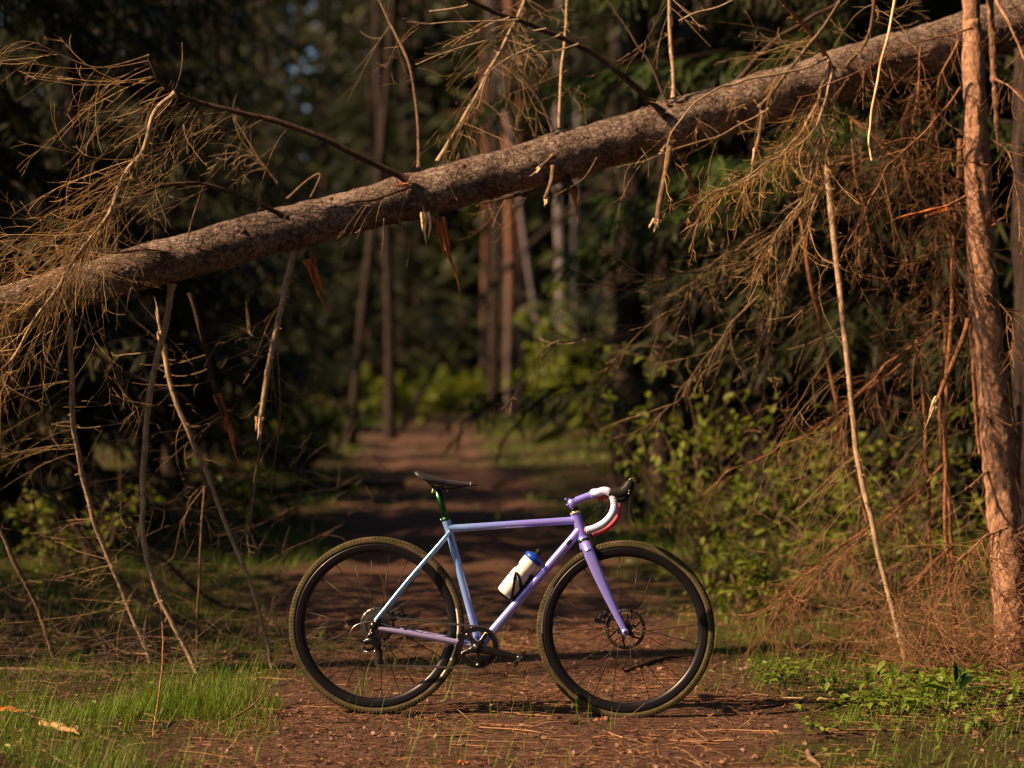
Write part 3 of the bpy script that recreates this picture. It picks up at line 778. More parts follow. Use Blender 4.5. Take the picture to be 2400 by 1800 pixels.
twigs(b, q, 16, (.15, .5), 13, bias=(-.2, 0, -.6), spread=.8, fwd=0, sub=4)
b, q = branch([(1600, -10), (1540, 20), (1470, 42)], .8, .0045, .004, 'bark_pale', 'thin_branch')
b, q = branch([(1640, 232), (1700, 160), (1750, 95), (1790, 40), (1825, -20)], (1.35, 1.05), .0085, .007, 'bark_branch')
b, q = branch([(1588, 182), (1660, 100), (1720, 60), (1790, 20), (1850, -20)], (1.7, 1.9), .014, .010, 'bark_dark')
b, q = branch([(1800, 150), (1785, 122), (1755, 75), (1725, 40), (1680, -15)], (1.35, 1.15), .0135, .010, 'bark_red')
twigs(b, q, 24, (.3, .6), 14, t=(0, .6), bias=(-.7, -.1, -.35), spread=.4, fwd=.2, sub=5)
b, q = branch([(1830, 140), (1860, 105), (1880, 60), (1890, -10)], (1.38, 1.2), .009, .008, 'bark_branch')
twigs(b, q, 26, (.2, .5), 15, bias=(-.3, 0, -.3), spread=.9, fwd=.2, sub=5)
b, q = branch([(1935, -10), (1915, 90), (1895, 180), (1880, 270), (1876, 300), (1884, 345)], (1.05, 1.0), .0065, .004, 'splinter_pale', 'peeled_branch', knots=False)
# --- golden hanging twig mass on the right
for k, (pts, ya, yb, nn) in enumerate([
        ([(1790, 130), (1775, 190), (1740, 270), (1690, 340), (1610, 390), (1530, 430), (1490, 450)], 1.28, .85, 60),
        ([(1795, 140), (1780, 230), (1765, 330), (1730, 420), (1680, 500), (1650, 555)], 1.28, .9, 64),
        ([(1800, 150), (1775, 240), (1720, 320), (1640, 370), (1560, 410)], 1.25, .8, 46),
        ([(1800, 150), (1800, 260), (1795, 340), (1770, 430), (1745, 500)], 1.28, .95, 50),
        ([(1785, 125), (1700, 160), (1610, 175), (1530, 205), (1470, 260), (1440, 320)], 1.25, .85, 16)]):
    b2, q2 = branch(pts, (ya, yb), .006, .0028, 'bark_pale', 'hanging_branch', amp=.03)
    twigs(b2, q2, nn, (.16, .42), 40 + k, 'twig_sunlit', t=(.12, 1.), bias=(-.35, -.1, -.45), spread=.55, sub=6, r=.0018)
# dull fan sweeping down to the left, farther back
for k, (pts, ya, yb, nn) in enumerate([
        ([(1760, 420), (1680, 500), (1560, 560), (1460, 600), (1380, 615), (1290, 625)], 1.9, 1.4, 34),
        ([(1740, 440), (1640, 560), (1540, 620), (1440, 680), (1340, 720), (1240, 745), (1180, 742)], 1.9, 1.4, 40),
        ([(1760, 450), (1700, 590), (1660, 680), (1640, 760)], 2.0, 1.7, 40),
        ([(1730, 430), (1620, 520), (1530, 600), (1480, 660)], 2.0, 1.7, 36),
        ([(1640, 640), (1560, 720), (1500, 800), (1450, 880)], 2.1, 1.9, 22)]):
    b2, q2 = branch(pts, (ya, yb), .006, .002, 'bark_branch', 'hanging_branch', amp=.04)
    twigs(b2, q2, nn, (.14, .42), 60 + k, t=(.15, 1.), bias=(-.4, 0, -.25), spread=.6, sub=5, r=.0018)
# --- hanging branches on the left
b, q = branch([(372, 612), (358, 700), (336, 790), (318, 900), (308, 1050), (312, 1180), (345, 1290), (400, 1400), (430, 1452)], (1.04, 1.08), .0155, .011, 'bark_pale', ground=True, amp=.008)
twigs(b, q, 34, (.25, .6), 80, t=(.1, .9), bias=(-.7, .1, -.15), spread=.5, fwd=.1, sub=4)
b, q = branch([(352, 745), (375, 850), (428, 980), (480, 1110), (545, 1270), (592, 1392)], (1.25, 1.2), .013, .009, 'bark_pale', ground=True, amp=.008)
splinter(b, (353, 752), (331, 640), 1.24, .017, 'splinter_pale', 3, 2, 'cream-white broken end')
twigs(b, q, 20, (.25, .5), 81, bias=(-.6, .1, -.3), spread=.5, fwd=.2, sub=4)
b, q = branch([(412, 632), (450, 780), (470, 862), (480, 900)], (1.2, 1.2), .0125, .010, 'bark_dark')
splinter(b, (470, 850), (522, 1028), 1.2, .022, 'splinter', 4, 3, 'bare orange split wood')
twigs(b, q, 14, (.25, .5), 82, bias=(-.7, .1, -.3), spread=.5, fwd=.1, sub=4)
b, q = branch([(638, 522), (622, 600), (600, 690), (578, 800), (562, 905)], (1.13, 1.05), .0165, .012, 'bark_pale', amp=.006)
splinter(b, (562, 900), (553, 952), 1.05, .02, 'splinter_pale', 5, 3)
twigs(b, q, 26, (.2, .55), 83, bias=(-.5, .1, -.5), spread=.5, fwd=.1, sub=4)
b, q = branch([(566, 915), (560, 990), (550, 1080), (541, 1152)], 1.15, .006, .005, 'bark_branch', 'thin_branch')
twigs(b, q, 8, (.1, .3), 84, bias=(-.3, 0, -.3), levels=1, sub=3)
b, q = branch([(600, 760), (606, 880), (600, 960), (585, 1062)], 1.2, .004, .003, 'bark_branch', 'thin_branch')
twigs(b, q, 10, (.1, .25), 85, bias=(0, 0, -.2), spread=.8, levels=1, sub=3)
b, q = branch([(660, 545), (668, 575)], 1.15, .012, .012, 'bark_dark', 'broken_stub', knots=False)
splinter(b, (664, 560), (712, 684), 1.14, .026, 'splinter', 6, 3)
b, q = branch([(150, 690), (155, 790), (160, 900), (172, 1000), (205, 1130), (255, 1260), (340, 1368)], (1.02, 1.25), .0125, .010, 'bark_pale', ground=True)
twigs(b, q, 40, (.25, .6), 86, bias=(-.7, .1, -.1), spread=.5, fwd=0, sub=4)
b, q = branch([(-20, 1100), (30, 1210), (80, 1310), (130, 1388)], (1.15, 1.2), .011, .009, 'bark_branch', ground=True)
b, q = branch([(60, 640), (20, 720), (-40, 800)], (.9, .8), .012, .008, 'bark_branch')
twigs(b, q, 40, (.3, .6), 87, bias=(-.3, -.1, -.5), sub=5)
b, q = branch([(200, 760), (260, 800), (380, 850), (420, 880)], 2.4, .010, .008, 'bark_dark')
b, q = branch([(60, 1000), (180, 1160), (300, 1290), (420, 1360), (520, 1440)], (2.2, 2.2), .016, .012, 'bark_dark')
b, q = branch([(100, 980), (200, 1040), (330, 1190), (450, 1290), (560, 1320)], (2.3, 2.5), .014, .010, 'bark_dark')
b, q = branch([(443, 1050), (432, 1180), (425, 1320)], 1.5, .006, .005, 'bark_branch', 'thin_branch', ground=True)
# small branches between
b, q = branch([(620, 430), (670, 385), (690, 378), (682, 400), (670, 425)], 1.3, .006, .005, 'bark_branch', 'thin_branch', knots=False)
b, q = branch([(600, 395), (560, 345), (545, 335)], 1.5, .005, .003, 'bark_branch', 'thin_branch')
twigs(b, q, 14, (.15, .4), 88, bias=(-.5, 0, -.3), sub=4)
# --- stubs under and on the log
b, q = branch([(888, 402), (872, 408), (820, 425), (745, 441)], (1.1, 1.0), .0085, .005, 'bark_dark', amp=.01)
splinter(b, (882, 398), (838, 402), 1.08, .011, 'splinter', 7, 2)
twigs(b, q, 8, (.2, .5), 89, bias=(-.4, 0, -.7), fwd=0, spread=.4, levels=1, sub=4)
def stub(pts, Y, r, sa, sb, sw, smat, seed, n=3, mat='bark_branch'):
    b, q = branch(pts, Y, r, r*.85, mat, 'broken_stub', knots=False, amp=.004)
    splinter(b, sa, sb, Y if np.isscalar(Y) else Y[1], sw, smat, seed, n)
stub([(915, 440), (918, 470)], 1.16, .010, (918, 458), (919, 535), .020, 'splinter_pale', 8)
stub([(935, 450), (952, 480)], 1.2, .014, (948, 470), (990, 632), .024, 'splinter', 9)
stub([(950, 470), (960, 490)], 1.25, .010, (955, 480), (985, 532), .020, 'splinter', 10, 2)
stub([(1194, 338), (1168, 362)], (1.2, 1.1), .010, (1166, 362), (1142, 380), .011, 'splinter_pale', 11, 2)
stub([(1196, 360), (1190, 395), (1178, 428)], (1.24, 1.15), .0115, (1179, 424), (1175, 446), .016, 'splinter_pale', 12, 3)
stub([(1225, 380), (1240, 408)], 1.3, .012, (1238, 402), (1254, 482), .022, 'splinter', 13, 2, 'bark_dark')
stub([(1452, 286), (1438, 315), (1430, 330)], (1.32, 1.22), .011, (1432, 326), (1424, 336), .014, 'splinter_pale', 14, 2)
stub([(1448, 318), (1440, 360), (1425, 440), (1420, 480)], (1.34, 1.25), .0145, (1421, 474), (1416, 503), .018, 'splinter_pale', 15, 3)
stub([(1472, 330), (1488, 380), (1500, 420)], 1.42, .0135, (1496, 408), (1518, 486), .024, 'splinter', 16, 3, 'bark_red')
stub([(1648, 240), (1640, 290), (1632, 330)], (1.36, 1.28), .010, (1634, 320), (1620, 375), .014, 'splinter_pale', 17, 2)
b, q = branch([(1185, 398), (1130, 415), (1080, 430), (1040, 442)], 1.5, .011, .006, 'bark_dark')
twigs(b, q, 12, (.12, .4), 90, bias=(-.2, 0, -.7), fwd=0, spread=.4, levels=1, sub=4)
for k, (pts, y0) in enumerate([([(830, 472), (828, 520), (822, 562)], 1.1), ([(860, 470), (885, 540), (880, 575)], 1.15), ([(1385, 320), (1400, 350), (1400, 385)], 1.3), ([(1290, 340), (1260, 385), (1200, 420)], 1.15)]):
    b, q = branch(pts, y0, .0035, .002, 'bark_branch', 'thin_branch', knots=False)
b, q = branch([(1660, 235), (1560, 290), (1450, 325), (1330, 365)], (1.2, 1.05), .0035, .002, 'bark_pale', 'thin_branch', knots=False)
twigs(b, q, 7, (.15, .4), 91, bias=(-.3, 0, -.5), levels=1, sub=4)
# --- poles on the right
b, q = branch([(1783, 300), (1790, 400), (1803, 520), (1815, 640), (1832, 800), (1855, 1000), (1900, 1200), (1962, 1402)], (1.55, 1.15), .0165, .012, 'bark_pale', ground=True, amp=.006)
twigs(b, q, 46, (.35, .85), 100, 'twig', t=(.3, .97), bias=(-.75, .1, -.5), spread=.35, fwd=-.05, sub=6, pull=(0, 0, -.02))
twigs(b, q, 26, (.3, .6), 101, 'twig', t=(.6, .98), bias=(.4, .2, -.4), spread=.6, fwd=.1, sub=6)
for k, (pts, ya, yb, r, mt, nn) in enumerate([
        ([(1733, 470), (1748, 600), (1775, 720), (1808, 870), (1838, 1000), (1870, 1130)], 1.9, 2.0, .0125, 'bark_red', 20),
        ([(1955, 250), (1962, 450), (1978, 640), (1992, 820), (2004, 1000), (2010, 1180), (2030, 1330)], 1.7, 1.7, .0115, 'bark_red', 34),
        ([(2015, 230), (2025, 520), (2035, 640), (2042, 760), (2030, 900), (2045, 1080), (2072, 1400)], 1.75, 1.65, .0115, 'bark_red', 36),
        ([(2075, 300), (2062, 520), (2052, 720), (2044, 900), (2042, 1080), (2052, 1250), (2075, 1410)], 1.55, 1.45, .012, 'bark_red', 36),
        ([(2092, 400), (2092, 560), (2098, 700), (2106, 860), (2114, 980)], 1.5, 1.42, .0095, 'bark_red', 14)]):
    b, q = branch(pts, (ya, yb), r, r*.8, mt, 'propped_branch', ground=(pts[-1][1] > 1300), amp=.012)
    twigs(b, q, nn, (.25, .6), 110 + k, 'twig_red', t=(.05, .98), bias=(-.5, 0, -.45), spread=.6, fwd=0, sub=5)
b, q = branch([(2092, 690), (2070, 760), (2040, 830), (2020, 872)], (1.2, 1.05), .012, .011, 'bark_red', 'broken_stub', knots=False)
splinter(b, (2026, 858), (1996, 926), 1.05, .016, 'splinter_pale', 21, 2)
b, q = branch([(2085, 425), (2040, 450), (2000, 465)], (1.2, 1.05), .007, .007, 'bark_red', 'broken_stub', knots=False)
splinter(b, (2045, 448), (1928, 488), 1.06, .017, 'splinter', 22, 2)
for k, (pts, ya, yb, r, mt, nn) in enumerate([
        ([(2100, 60), (2000, 88), (1900, 125), (1800, 170), (1720, 215)], 1.2, 1.0, .0045, 'bark_red', 20),
        ([(2075, 190), (1990, 290), (1930, 350), (1860, 470), (1820, 560)], 1.3, 1.0, .006, 'bark_red', 26),
        ([(1830, 250), (1900, 310), (1980, 360), (2080, 390)], 1.5, 1.4, .008, 'bark_red', 24),
        ([(2090, 300), (2060, 330), (1960, 300), (1880, 330), (1820, 380)], 1.4, 1.2, .006, 'bark_red', 34),
        ([(2070, 90), (2025, 200), (2030, 320), (2045, 440)], 1.5, 1.4, .006, 'bark_red', 46),
        ([(2075, 380), (2052, 480), (2060, 600), (2072, 700)], 1.5, 1.4, .006, 'bark_red', 46),
        ([(1840, 260), (1850, 380), (1870, 480), (1885, 560)], 1.4, 1.2, .005, 'bark_red', 26),
        ([(1990, 100), (1980, 200), (1975, 300), (1965, 400)], 1.5, 1.3, .005, 'bark_red', 30)]):
    b, q = branch(pts, (ya, yb), r, r*.5, mt, 'hanging_branch', amp=.03)
    twigs(b, q, nn, (.15, .45), 120 + k, 'twig_red', t=(.05, 1.), bias=(-.2, -.05, -.55), spread=.7, fwd=.2, sub=5)
# fans swept down to the ground behind the leaning pole
for k, (pts, ya, yb, nn) in enumerate([
        ([(2040, 1000), (1960, 1080), (1860, 1160), (1760, 1260), (1700, 1340)], 1.7, 1.5, 60),
        ([(1990, 760), (1900, 820), (1800, 900), (1720, 950), (1600, 1010), (1540, 1050)], 1.7, 1.5, 30),
        ([(1890, 1130), (1820, 1180), (1740, 1240), (1690, 1300)], 1.4, 1.3, 46),
        ([(2060, 1180), (1990, 1250), (1900, 1320), (1840, 1380)], 1.5, 1.3, 60),
        ([(2030, 700), (1950, 760), (1860, 850), (1800, 960)], 1.7, 1.6, 34)]):
    b, q = branch(pts, (ya, yb), .006, .003, 'bark_red', 'hanging_branch', amp=.03)
    twigs(b, q, nn, (.2, .5), 140 + k, 'twig_red', t=(.02, 1.), bias=(-.4, -.05, -.35), spread=.6, sub=5, r=.0019)
# brush of the fallen crown on the ground at the left
def brush(cx, cy, wx, wy, hz, n, L, seed, mat='twig', name='brush'):
    rng = np.random.default_rng(seed); mb = MB()
    x = cx + rng.uniform(-wx, wx, n); y = cy + rng.uniform(-wy, wy, n)
    z = hgt(x, y) + hz*rng.uniform(0, 1, n)**2
    a = rng.uniform(0, 2*np.pi, n); D = np.stack([np.cos(a), .6*np.sin(a), rng.uniform(-.3, .45, n)], -1)
    P = grow(np.stack([x, y, z], -1), D, rng.uniform(L[0], L[1], n), 9, .12, (0, 0, -.03), rng)
    P[:, :, 2] = np.maximum(P[:, :, 2], hgt(P[:, :, 0], P[:, :, 1]) + .004)
    tubes(mb, P, rng.uniform(.0010, .0026, n)[:, None]*np.linspace(1, .4, 10)[None], 3)
    idx = np.repeat(np.arange(n), 4); p, T = along(P, idx, rng.uniform(.1, .95, len(idx)))
    P2 = grow(p, T*.7 + perp(T, rng), rng.uniform(.06, .28, len(idx)), 4, .15, (0, 0, -.02), rng)
    P2[:, :, 2] = np.maximum(P2[:, :, 2], hgt(P2[:, :, 0], P2[:, :, 1]) + .003)
    tubes(mb, P2, np.full((len(idx), 1), .0014)*np.linspace(1, .5, 5)[None], 3)
    o = mb.build(name, MAT[mat], fallen); o['kind'] = 'stuff'; return o
brush(-2.05, 1.9, .95, .9, .75, 120, (.3, .9), 161, 'twig_old_shaded')
brush(-2.1, .75, .7, .45, .22, 110, (.2, .5), 162, 'twig_old_shaded')
brush(-1.2, 1.4, .75, .45, .2, 70, (.2, .6), 163, 'twig_old_shaded')
brush(2.0, 1.35, .55, .4, .4, 150, (.2, .5), 164, 'twig_red')
brush(2.1, .9, .35, .3, .3, 110, (.15, .4), 165, 'twig_red')
brush(2.2, 1.15, .25, .2, .6, 120, (.15, .4), 167, 'twig_red')
brush(-2.3, 3.0, 1.2, .8, 1.0, 90, (.4, 1.0), 166, 'twig_old_shaded')

# ---------------------------------------------------------------- upright trees at the right
def upright_tree():
    pts = [(2096, -60), (2100, 60), (2106, 200), (2114, 400), (2126, 620), (2142, 820), (2160, 1020), (2178, 1220), (2192, 1420)]
    P = poly(pts, (1.42, 1.28))[::-1]; P[0, 2] = hgt(P[0, 0], P[0, 1]) - .05
    Q0 = P[-1] + np.array([-.06, .1, 3.5]); P = np.vstack([P, Q0])
    n, k = 360, 40; q = cr(P, n); u = np.linspace(0, 1, n)
    rr = np.interp(u, [0, .04, .12, .3, .5, .72, .88, 1], [.112, .088, .077, .072, .064, .049, .044, .036])
    T, N1, N2 = frames(q[None]); th = np.arange(k)/k*2*np.pi
    dirs = np.cos(th)[None, :, None]*N1[0][:, None] + np.sin(th)[None, :, None]*N2[0][:, None]
    Q = q[:, None] + rr[:, None, None]*dirs
    d = .007*vnoise(Q, 7, 1) + .005*vnoise(Q, 20, 2) + .004*vnoise(Q*np.array([1, 1, .6]), 60, 3)
    Q = Q + d[..., None]*dirs
    i = (np.arange(n - 1)*k)[:, None]; j = np.arange(k)[None]; j2 = (j + 1) % k
    mb = MB(); mb.add(Q.reshape(-1, 3), np.stack(np.broadcast_arrays(i + j, i + j2, i + k + j2, i + k + j), -1).reshape(-1, 4))
    root = empty('upright_tree', P[0])
    mb.build('trunk', MAT['bark_upright'], root)
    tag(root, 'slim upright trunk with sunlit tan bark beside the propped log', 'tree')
    rng = np.random.default_rng(8)
    for kx, (px, py) in enumerate([(2112, 352), (2150, 480), (2160, 765), (2165, 1028), (2140, 905), (2128, 640)]):
        p = at(px, py, 1.28); m = 5
        D = norm(rng.normal(0, .5, (m, 3)) + np.array([-.2, -1, 0])); sp = grow(np.repeat(p[None], m, 0), D, rng.uniform(.03, .08, m), 4, .2, (0, 0, 0), rng)
        kb = MB(); tubes(kb, sp, np.full((m, 1), .006)*np.linspace(1, .4, 5)[None], 5); kb.build('knot', MAT['bark_red'], root)
    # peeled strip and torn bark
    def strip(pts, Y, wdt, mat, name, seed):
        P = poly(pts, Y); q = cr(P, 40); s_ = MB(); r2 = np.random.default_rng(seed)
        pr = np.interp(np.linspace(0, 1, 40), [0, .1, .6, .9, 1], [.7, 1, 1, .5, .05])*(1 + .2*r2.normal(size=40))
        tubes(s_, q, wdt*pr, 7, ell=.4); s_.build(name, MAT[mat], root, False)
    strip([(2136, -40), (2142, 60), (2146, 150), (2150, 220), (2156, 330)], 1.5, .016, 'bark_upright', 'peeled_strip', 1)
    strip([(2155, 745), (2165, 800), (2175, 880), (2190, 990), (2205, 1100)], 1.5, .03, 'bark_red', 'torn_bark', 2)
    for kx, (pts, nn, r) in enumerate([([(2150, 170), (2190, 190), (2240, 250)], 14, .006), ([(2140, 300), (2180, 330), (2200, 420), (2195, 520)], 30, .004),
                                       ([(2140, -20), (2170, 40), (2215, 140)], 10, .010), ([(2150, 640), (2185, 700), (2190, 800)], 14, .003),
                                       ([(2140, 1010), (2110, 1040), (2085, 1060)], 6, .008)]):
        b, q = branch(pts, (1.3, 1.15), r, r*.5, 'bark_upright', 'branch', root, amp=.02)
        twigs(b, q, nn, (.12, .4), 200 + kx, 'twig_red', bias=(.1, -.1, -.5), spread=.8, fwd=.2, sub=4)
    b, q = branch([(2175, 1140), (2150, 1150), (2120, 1165), (2060, 1215)], (1.15, 1.0), .006, .003, 'bark_upright', 'branch', root, amp=.02)
    twigs(b, q, 34, (.15, .4), 210, 'twig_red', bias=(-.15, -.1, -.75), spread=.5, fwd=.1, sub=4, r=.0025)
upright_tree()
def thick_tree():
    x, y = gx(2302, 2.28), 2.28
    root = empty('thick_tree', (x, y, float(hgt(x, y))), False)
    n, k = 160, 60; z = np.linspace(-.1, 8, n); th = np.arange(k)/k*2*np.pi
    rr = .255 + .1*np.exp(-np.maximum(z, 0)/.25) - .008*z
    Q = np.stack([rr[:, None]*np.cos(th)[None] - .012*z[:, None], rr[:, None]*np.sin(th)[None] + 0*z[:, None], z[:, None] + 0*th[None]], -1)
    r3 = np.stack([Q[..., 0], Q[..., 1], Q[..., 2]*.3], -1)
    d = .018*vnoise(r3, 14, 4) + .012*vnoise(r3, 34, 5)
    Q[..., 0] += d*np.cos(th)[None]; Q[..., 1] += d*np.sin(th)[None]
    i = (np.arange(n - 1)*k)[:, None]; j = np.arange(k)[None]; j2 = (j + 1) % k
    mb = MB(); mb.add(Q.reshape(-1, 3), np.stack(np.broadcast_arrays(i + j, i + j2, i + k + j2, i + k + j), -1).reshape(-1, 4))
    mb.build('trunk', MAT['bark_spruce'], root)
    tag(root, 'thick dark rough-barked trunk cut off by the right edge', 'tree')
thick_tree()

# ---------------------------------------------------------------- the bicycle
def paint():
    m, t, b = nodes('frame_paint'); tc = t.nodes.new('ShaderNodeTexCoord'); sp = t.nodes.new('ShaderNodeSeparateXYZ'); t.links.new(tc.outputs['Object'], sp.inputs[0])
    mr = N_(t, 'MapRange'); mr.inputs['From Min'].default_value = .22; mr.inputs['From Max'].default_value = .62
    t.links.new(sp.outputs['X'], mr.inputs['Value'])
    c = ramp(t, mr.outputs[0], [(0, (.22, .52, .98)), (.45, (.25, .38, .98)), (1, (.29, .28, .98))])
    vo = N_(t, 'TexVoronoi', Scale=900.0); t.links.new(tc.outputs['Object'], vo.inputs['Vector'])
    fl = ramp(t, vo.outputs['Color'], [(.78, (0, 0, 0)), (.9, (1, 1, 1))])
    fm = N_(t, 'Math', operation='MULTIPLY'); t.links.new(fl, fm.inputs[0]); fm.inputs[1].default_value = .35
    c = mixc(t, fm.outputs[0], c, (.62, .50, .85))
    t.links.new(c, b.inputs['Base Color']); b.inputs['Roughness'].default_value = .32; b.inputs['Metallic'].default_value = .42
    b.inputs['Coat Weight'].default_value = 1.0; b.inputs['Coat Roughness'].default_value = .10; b.inputs['Specular IOR Level'].default_value = .5
    return m
paint()
plain('lilac_paint', (.33, .32, .62), .35, .35, .5, .05, 40, .6)
def tyre_mat():
    m, t, b = nodes('tyre_rubber'); v = coords(t); n = noise_(t, v, 22, 4, .65); n2 = noise_(t, v, 120, 3, .7)
    c = mixc(t, ramp(t, n, [(.42, (0, 0, 0)), (.66, (1, 1, 1))]), (.062, .060, .031), (.115, .092, .055))
    c = mixc(t, 1.0, c, ramp(t, n2, [(.3, (.7, .7, .7)), (.7, (1.15, 1.12, 1.1))]), 'MULTIPLY')
    t.links.new(c, b.inputs['Base Color']); b.inputs['Roughness'].default_value = .9; b.inputs['Specular IOR Level'].default_value = .12
tyre_mat()
plain('rim_black', (.005, .005, .008), .38, 0, .28, .2, 20, .05)
plain('black_plastic', (.008, .008, .009), .55, 0, .25, .2, 60)
plain('black_gloss', (.010, .010, .012), .25, .3, .5, .2, 60)
plain('steel', (.42, .40, .37), .3, 1.0, .5, .2, 80)
plain('steel_dark', (.10, .095, .09), .38, .9, .5, .3, 80)
plain('spoke_black', (.014, .012, .012), .4, .3, .4, .1, 80)
plain('green_anodised', (.012, .075, .018), .25, .75, .5, .15, 40, .4)
plain('gold_ring', (.30, .26, .10), .3, .9, .5, .15, 40)
plain('tape_white', (.50, .58, .84), .6, 0, .3, .06, 60)
plain('tape_pink', (.62, .13, .17), .6, 0, .3, .08, 60)
plain('reflect_grey', (.55, .53, .52), .45, 0, .5, .05, 60)
plain('saddle_black', (.030, .028, .036), .42, 0, .45, .15, 70)
plain('bottle_blue', (.012, .075, .55), .4, 0, .4, .06, 40)
plain('print_blue', (.03, .10, .62), .5, 0, .3, .1, 40)
plain('print_brown', (.25, .13, .09), .6, 0, .3, .1, 40)
def bottle_mat():
    m, t, b = nodes('bottle_white'); v = coords(t); n = noise_(t, v, 14, 3)
    t.links.new(mixc(t, n, (.78, .75, .72), (.88, .86, .84)), b.inputs['Base Color']); b.inputs['Roughness'].default_value = .45
    b.inputs['Subsurface Weight'].default_value = .35; b.inputs['Subsurface Radius'].default_value = (.02, .015, .012); b.inputs['Subsurface Scale'].default_value = .6
bottle_mat()

U = .0018316
def L3(px, py, y=0.0): return np.array(((px - 809)*U, y, .354 + (1349 - py)*U))
bike = empty('bicycle', (-.543, .03, -.004), False)
bike.rotation_euler = (R_(-3.8), 0, R_(-3.8))
tag(bike, 'blue to purple gravel bicycle with olive tyres standing on the dirt track', 'bicycle')

def part(mb, name, mat, parent=bike, smooth=True, lab=None):
    o = mb.build(name, MAT[mat] if isinstance(mat, str) else [MAT[m] for m in mat], None, smooth); o.parent = parent
    if lab: o['label'] = lab
    return o
def tube2(p0, p1, r0, r1=None, n=14, sides=24, bulge=0):
    r1 = r0 if r1 is None else r1; t = np.linspace(0, 1, n)
    P = np.outer(1 - t, p0) + np.outer(t, p1)
    # rolled weld collars at both ends
    rr = r0 + (r1 - r0)*t + .0035*(np.exp(-(t/.035)**2) + np.exp(-((1 - t)/.035)**2))
    mb = MB(); tubes(mb, P, rr, sides); return mb

BB, STT, STC = L3(1035, 1392), L3(961, 1122), L3(970, 1146)
HTT, HTB = L3(1242, 1104), L3(1259, 1158)
part(tube2(BB, STT, .0160, .0155, 40), 'seat_tube', 'frame_paint')
part(tube2(L3(967, 1139), L3(1246, 1119), .0150, n=40), 'top_tube', 'frame_paint')
part(tube2(BB, L3(1253, 1139), .0180, n=40), 'down_tube', 'frame_paint')
part(tube2(HTT, HTB, .0195, .0220, 20, 32), 'head_tube', 'frame_paint')
def curved(pts, rr, sides=16, n=30, ell=1.0):
    P = cr(pts, n); mb = MB(); tubes(mb, P, np.interp(np.linspace(0, 1, n), np.linspace(0, 1, len(rr)), rr), sides, ell=ell); return mb
for s_ in (-1, 1):
    part(curved([L3(970, 1145, s_*.016), L3(950, 1170, s_*.034), L3(880, 1252, s_*.05), L3(813, 1336, s_*.062)], [.0085, .0085, .0082, .0085]), 'seat_stay', 'frame_paint')
    part(curved([L3(818, 1354, s_*.062), L3(870, 1362, s_*.055), L3(950, 1376, s_*.042), L3(1020, 1389, s_*.030)], [.0085, .011, .0120, .0125]), 'chain_stay', 'lilac_paint')
    mb = MB(); rod(mb, L3(809, 1349, s_*.056), L3(809, 1349, s_*.070), .017, .016, 20); box(mb, L3(815, 1342, s_*.062), (.014, .004, .014))
    part(mb, 'dropout', 'frame_paint' if s_ > 0 else 'black_gloss')
mb = MB(); rod(mb, L3(1035, 1392, -.036), L3(1035, 1392, .036), .021, sides=28); part(mb, 'bottom_bracket_shell', 'frame_paint')
# bosses and cable port
for px, py in ((992, 1233), (1001, 1262), (1013, 1308)):
    mb = MB(); d = np.array([.9, 0, .25]); p = L3(px, py) + d*.012; rod(mb, p, p + d*.008, .004, .003, 10); part(mb, 'bottle_boss', 'steel')
mb = MB(); lathe(mb, [(.0001, 0), (.006, 0), (.0075, .0015), (.006, .003), (.0001, .003)], 20, (0, 0, 0))
V = mb.V[0].copy(); V[:, 0] *= 1.9; c_, s2 = math.cos(R_(50)), math.sin(R_(50)); V = np.stack([V[:, 0]*c_ - V[:, 2]*s2, V[:, 1], V[:, 0]*s2 + V[:, 2]*c_], -1)
mb.V[0] = V + L3(1229, 1167, -.0195); part(mb, 'cable_port', 'black_plastic')

# headset, spacers, stem
HD = norm((HTT - HTB)[None])[0]
def ring(a, b, r, name, mat, parent=bike): mb = MB(); rod(mb, a, b, r, sides=32); return part(mb, name, mat, parent)
ring(HTT, HTT + HD*.004, .0215, 'upper_headset', 'reflect_grey'); ring(HTT + HD*.004, HTT + HD*.009, .0200, 'headset_ring', 'gold_ring')
ring(HTT + HD*.009, HTT + HD*.024, .0165, 'spacer', 'black_gloss')
ring(HTB - HD*.004, HTB, .0238, 'lower_headset', 'reflect_grey'); ring(HTB - HD*.014, HTB - HD*.004, .0245, 'headset_ring', 'green_anodised')
ST0 = HTT + HD*.024; ST1 = HTT + HD*.058
o = ring(ST0, ST1, .0185, 'stem_clamp', 'frame_paint'); ring(ST1, ST1 + HD*.006, .0165, 'top_cap', 'black_gloss')
SM = (ST0 + ST1)/2 + HD*.004; CL = L3(1283, 1062)
part(tube2(SM, CL, .0158, .0150), 'stem', 'frame_paint')
mb = MB(); rod(mb, CL + np.array([0, -.023, 0]), CL + np.array([0, .023, 0]), .0205, sides=28)
o = part(mb, 'bar_clamp', 'frame_paint')
for dz in (.010, -.010):
    mb = MB(); p = SM + HD*dz*1.2 + np.array([-.020, 0, 0]); rod(mb, p + np.array([0, -.012, 0]), p + np.array([0, .012, 0]), .005, sides=12)
    for y in (-.0125, .0125): rod(mb, p + np.array([-.002, y, 0]), p + np.array([-.002, y*1.2, 0]), .0035, sides=10)
    part(mb, 'stem_bolt', 'frame_paint')

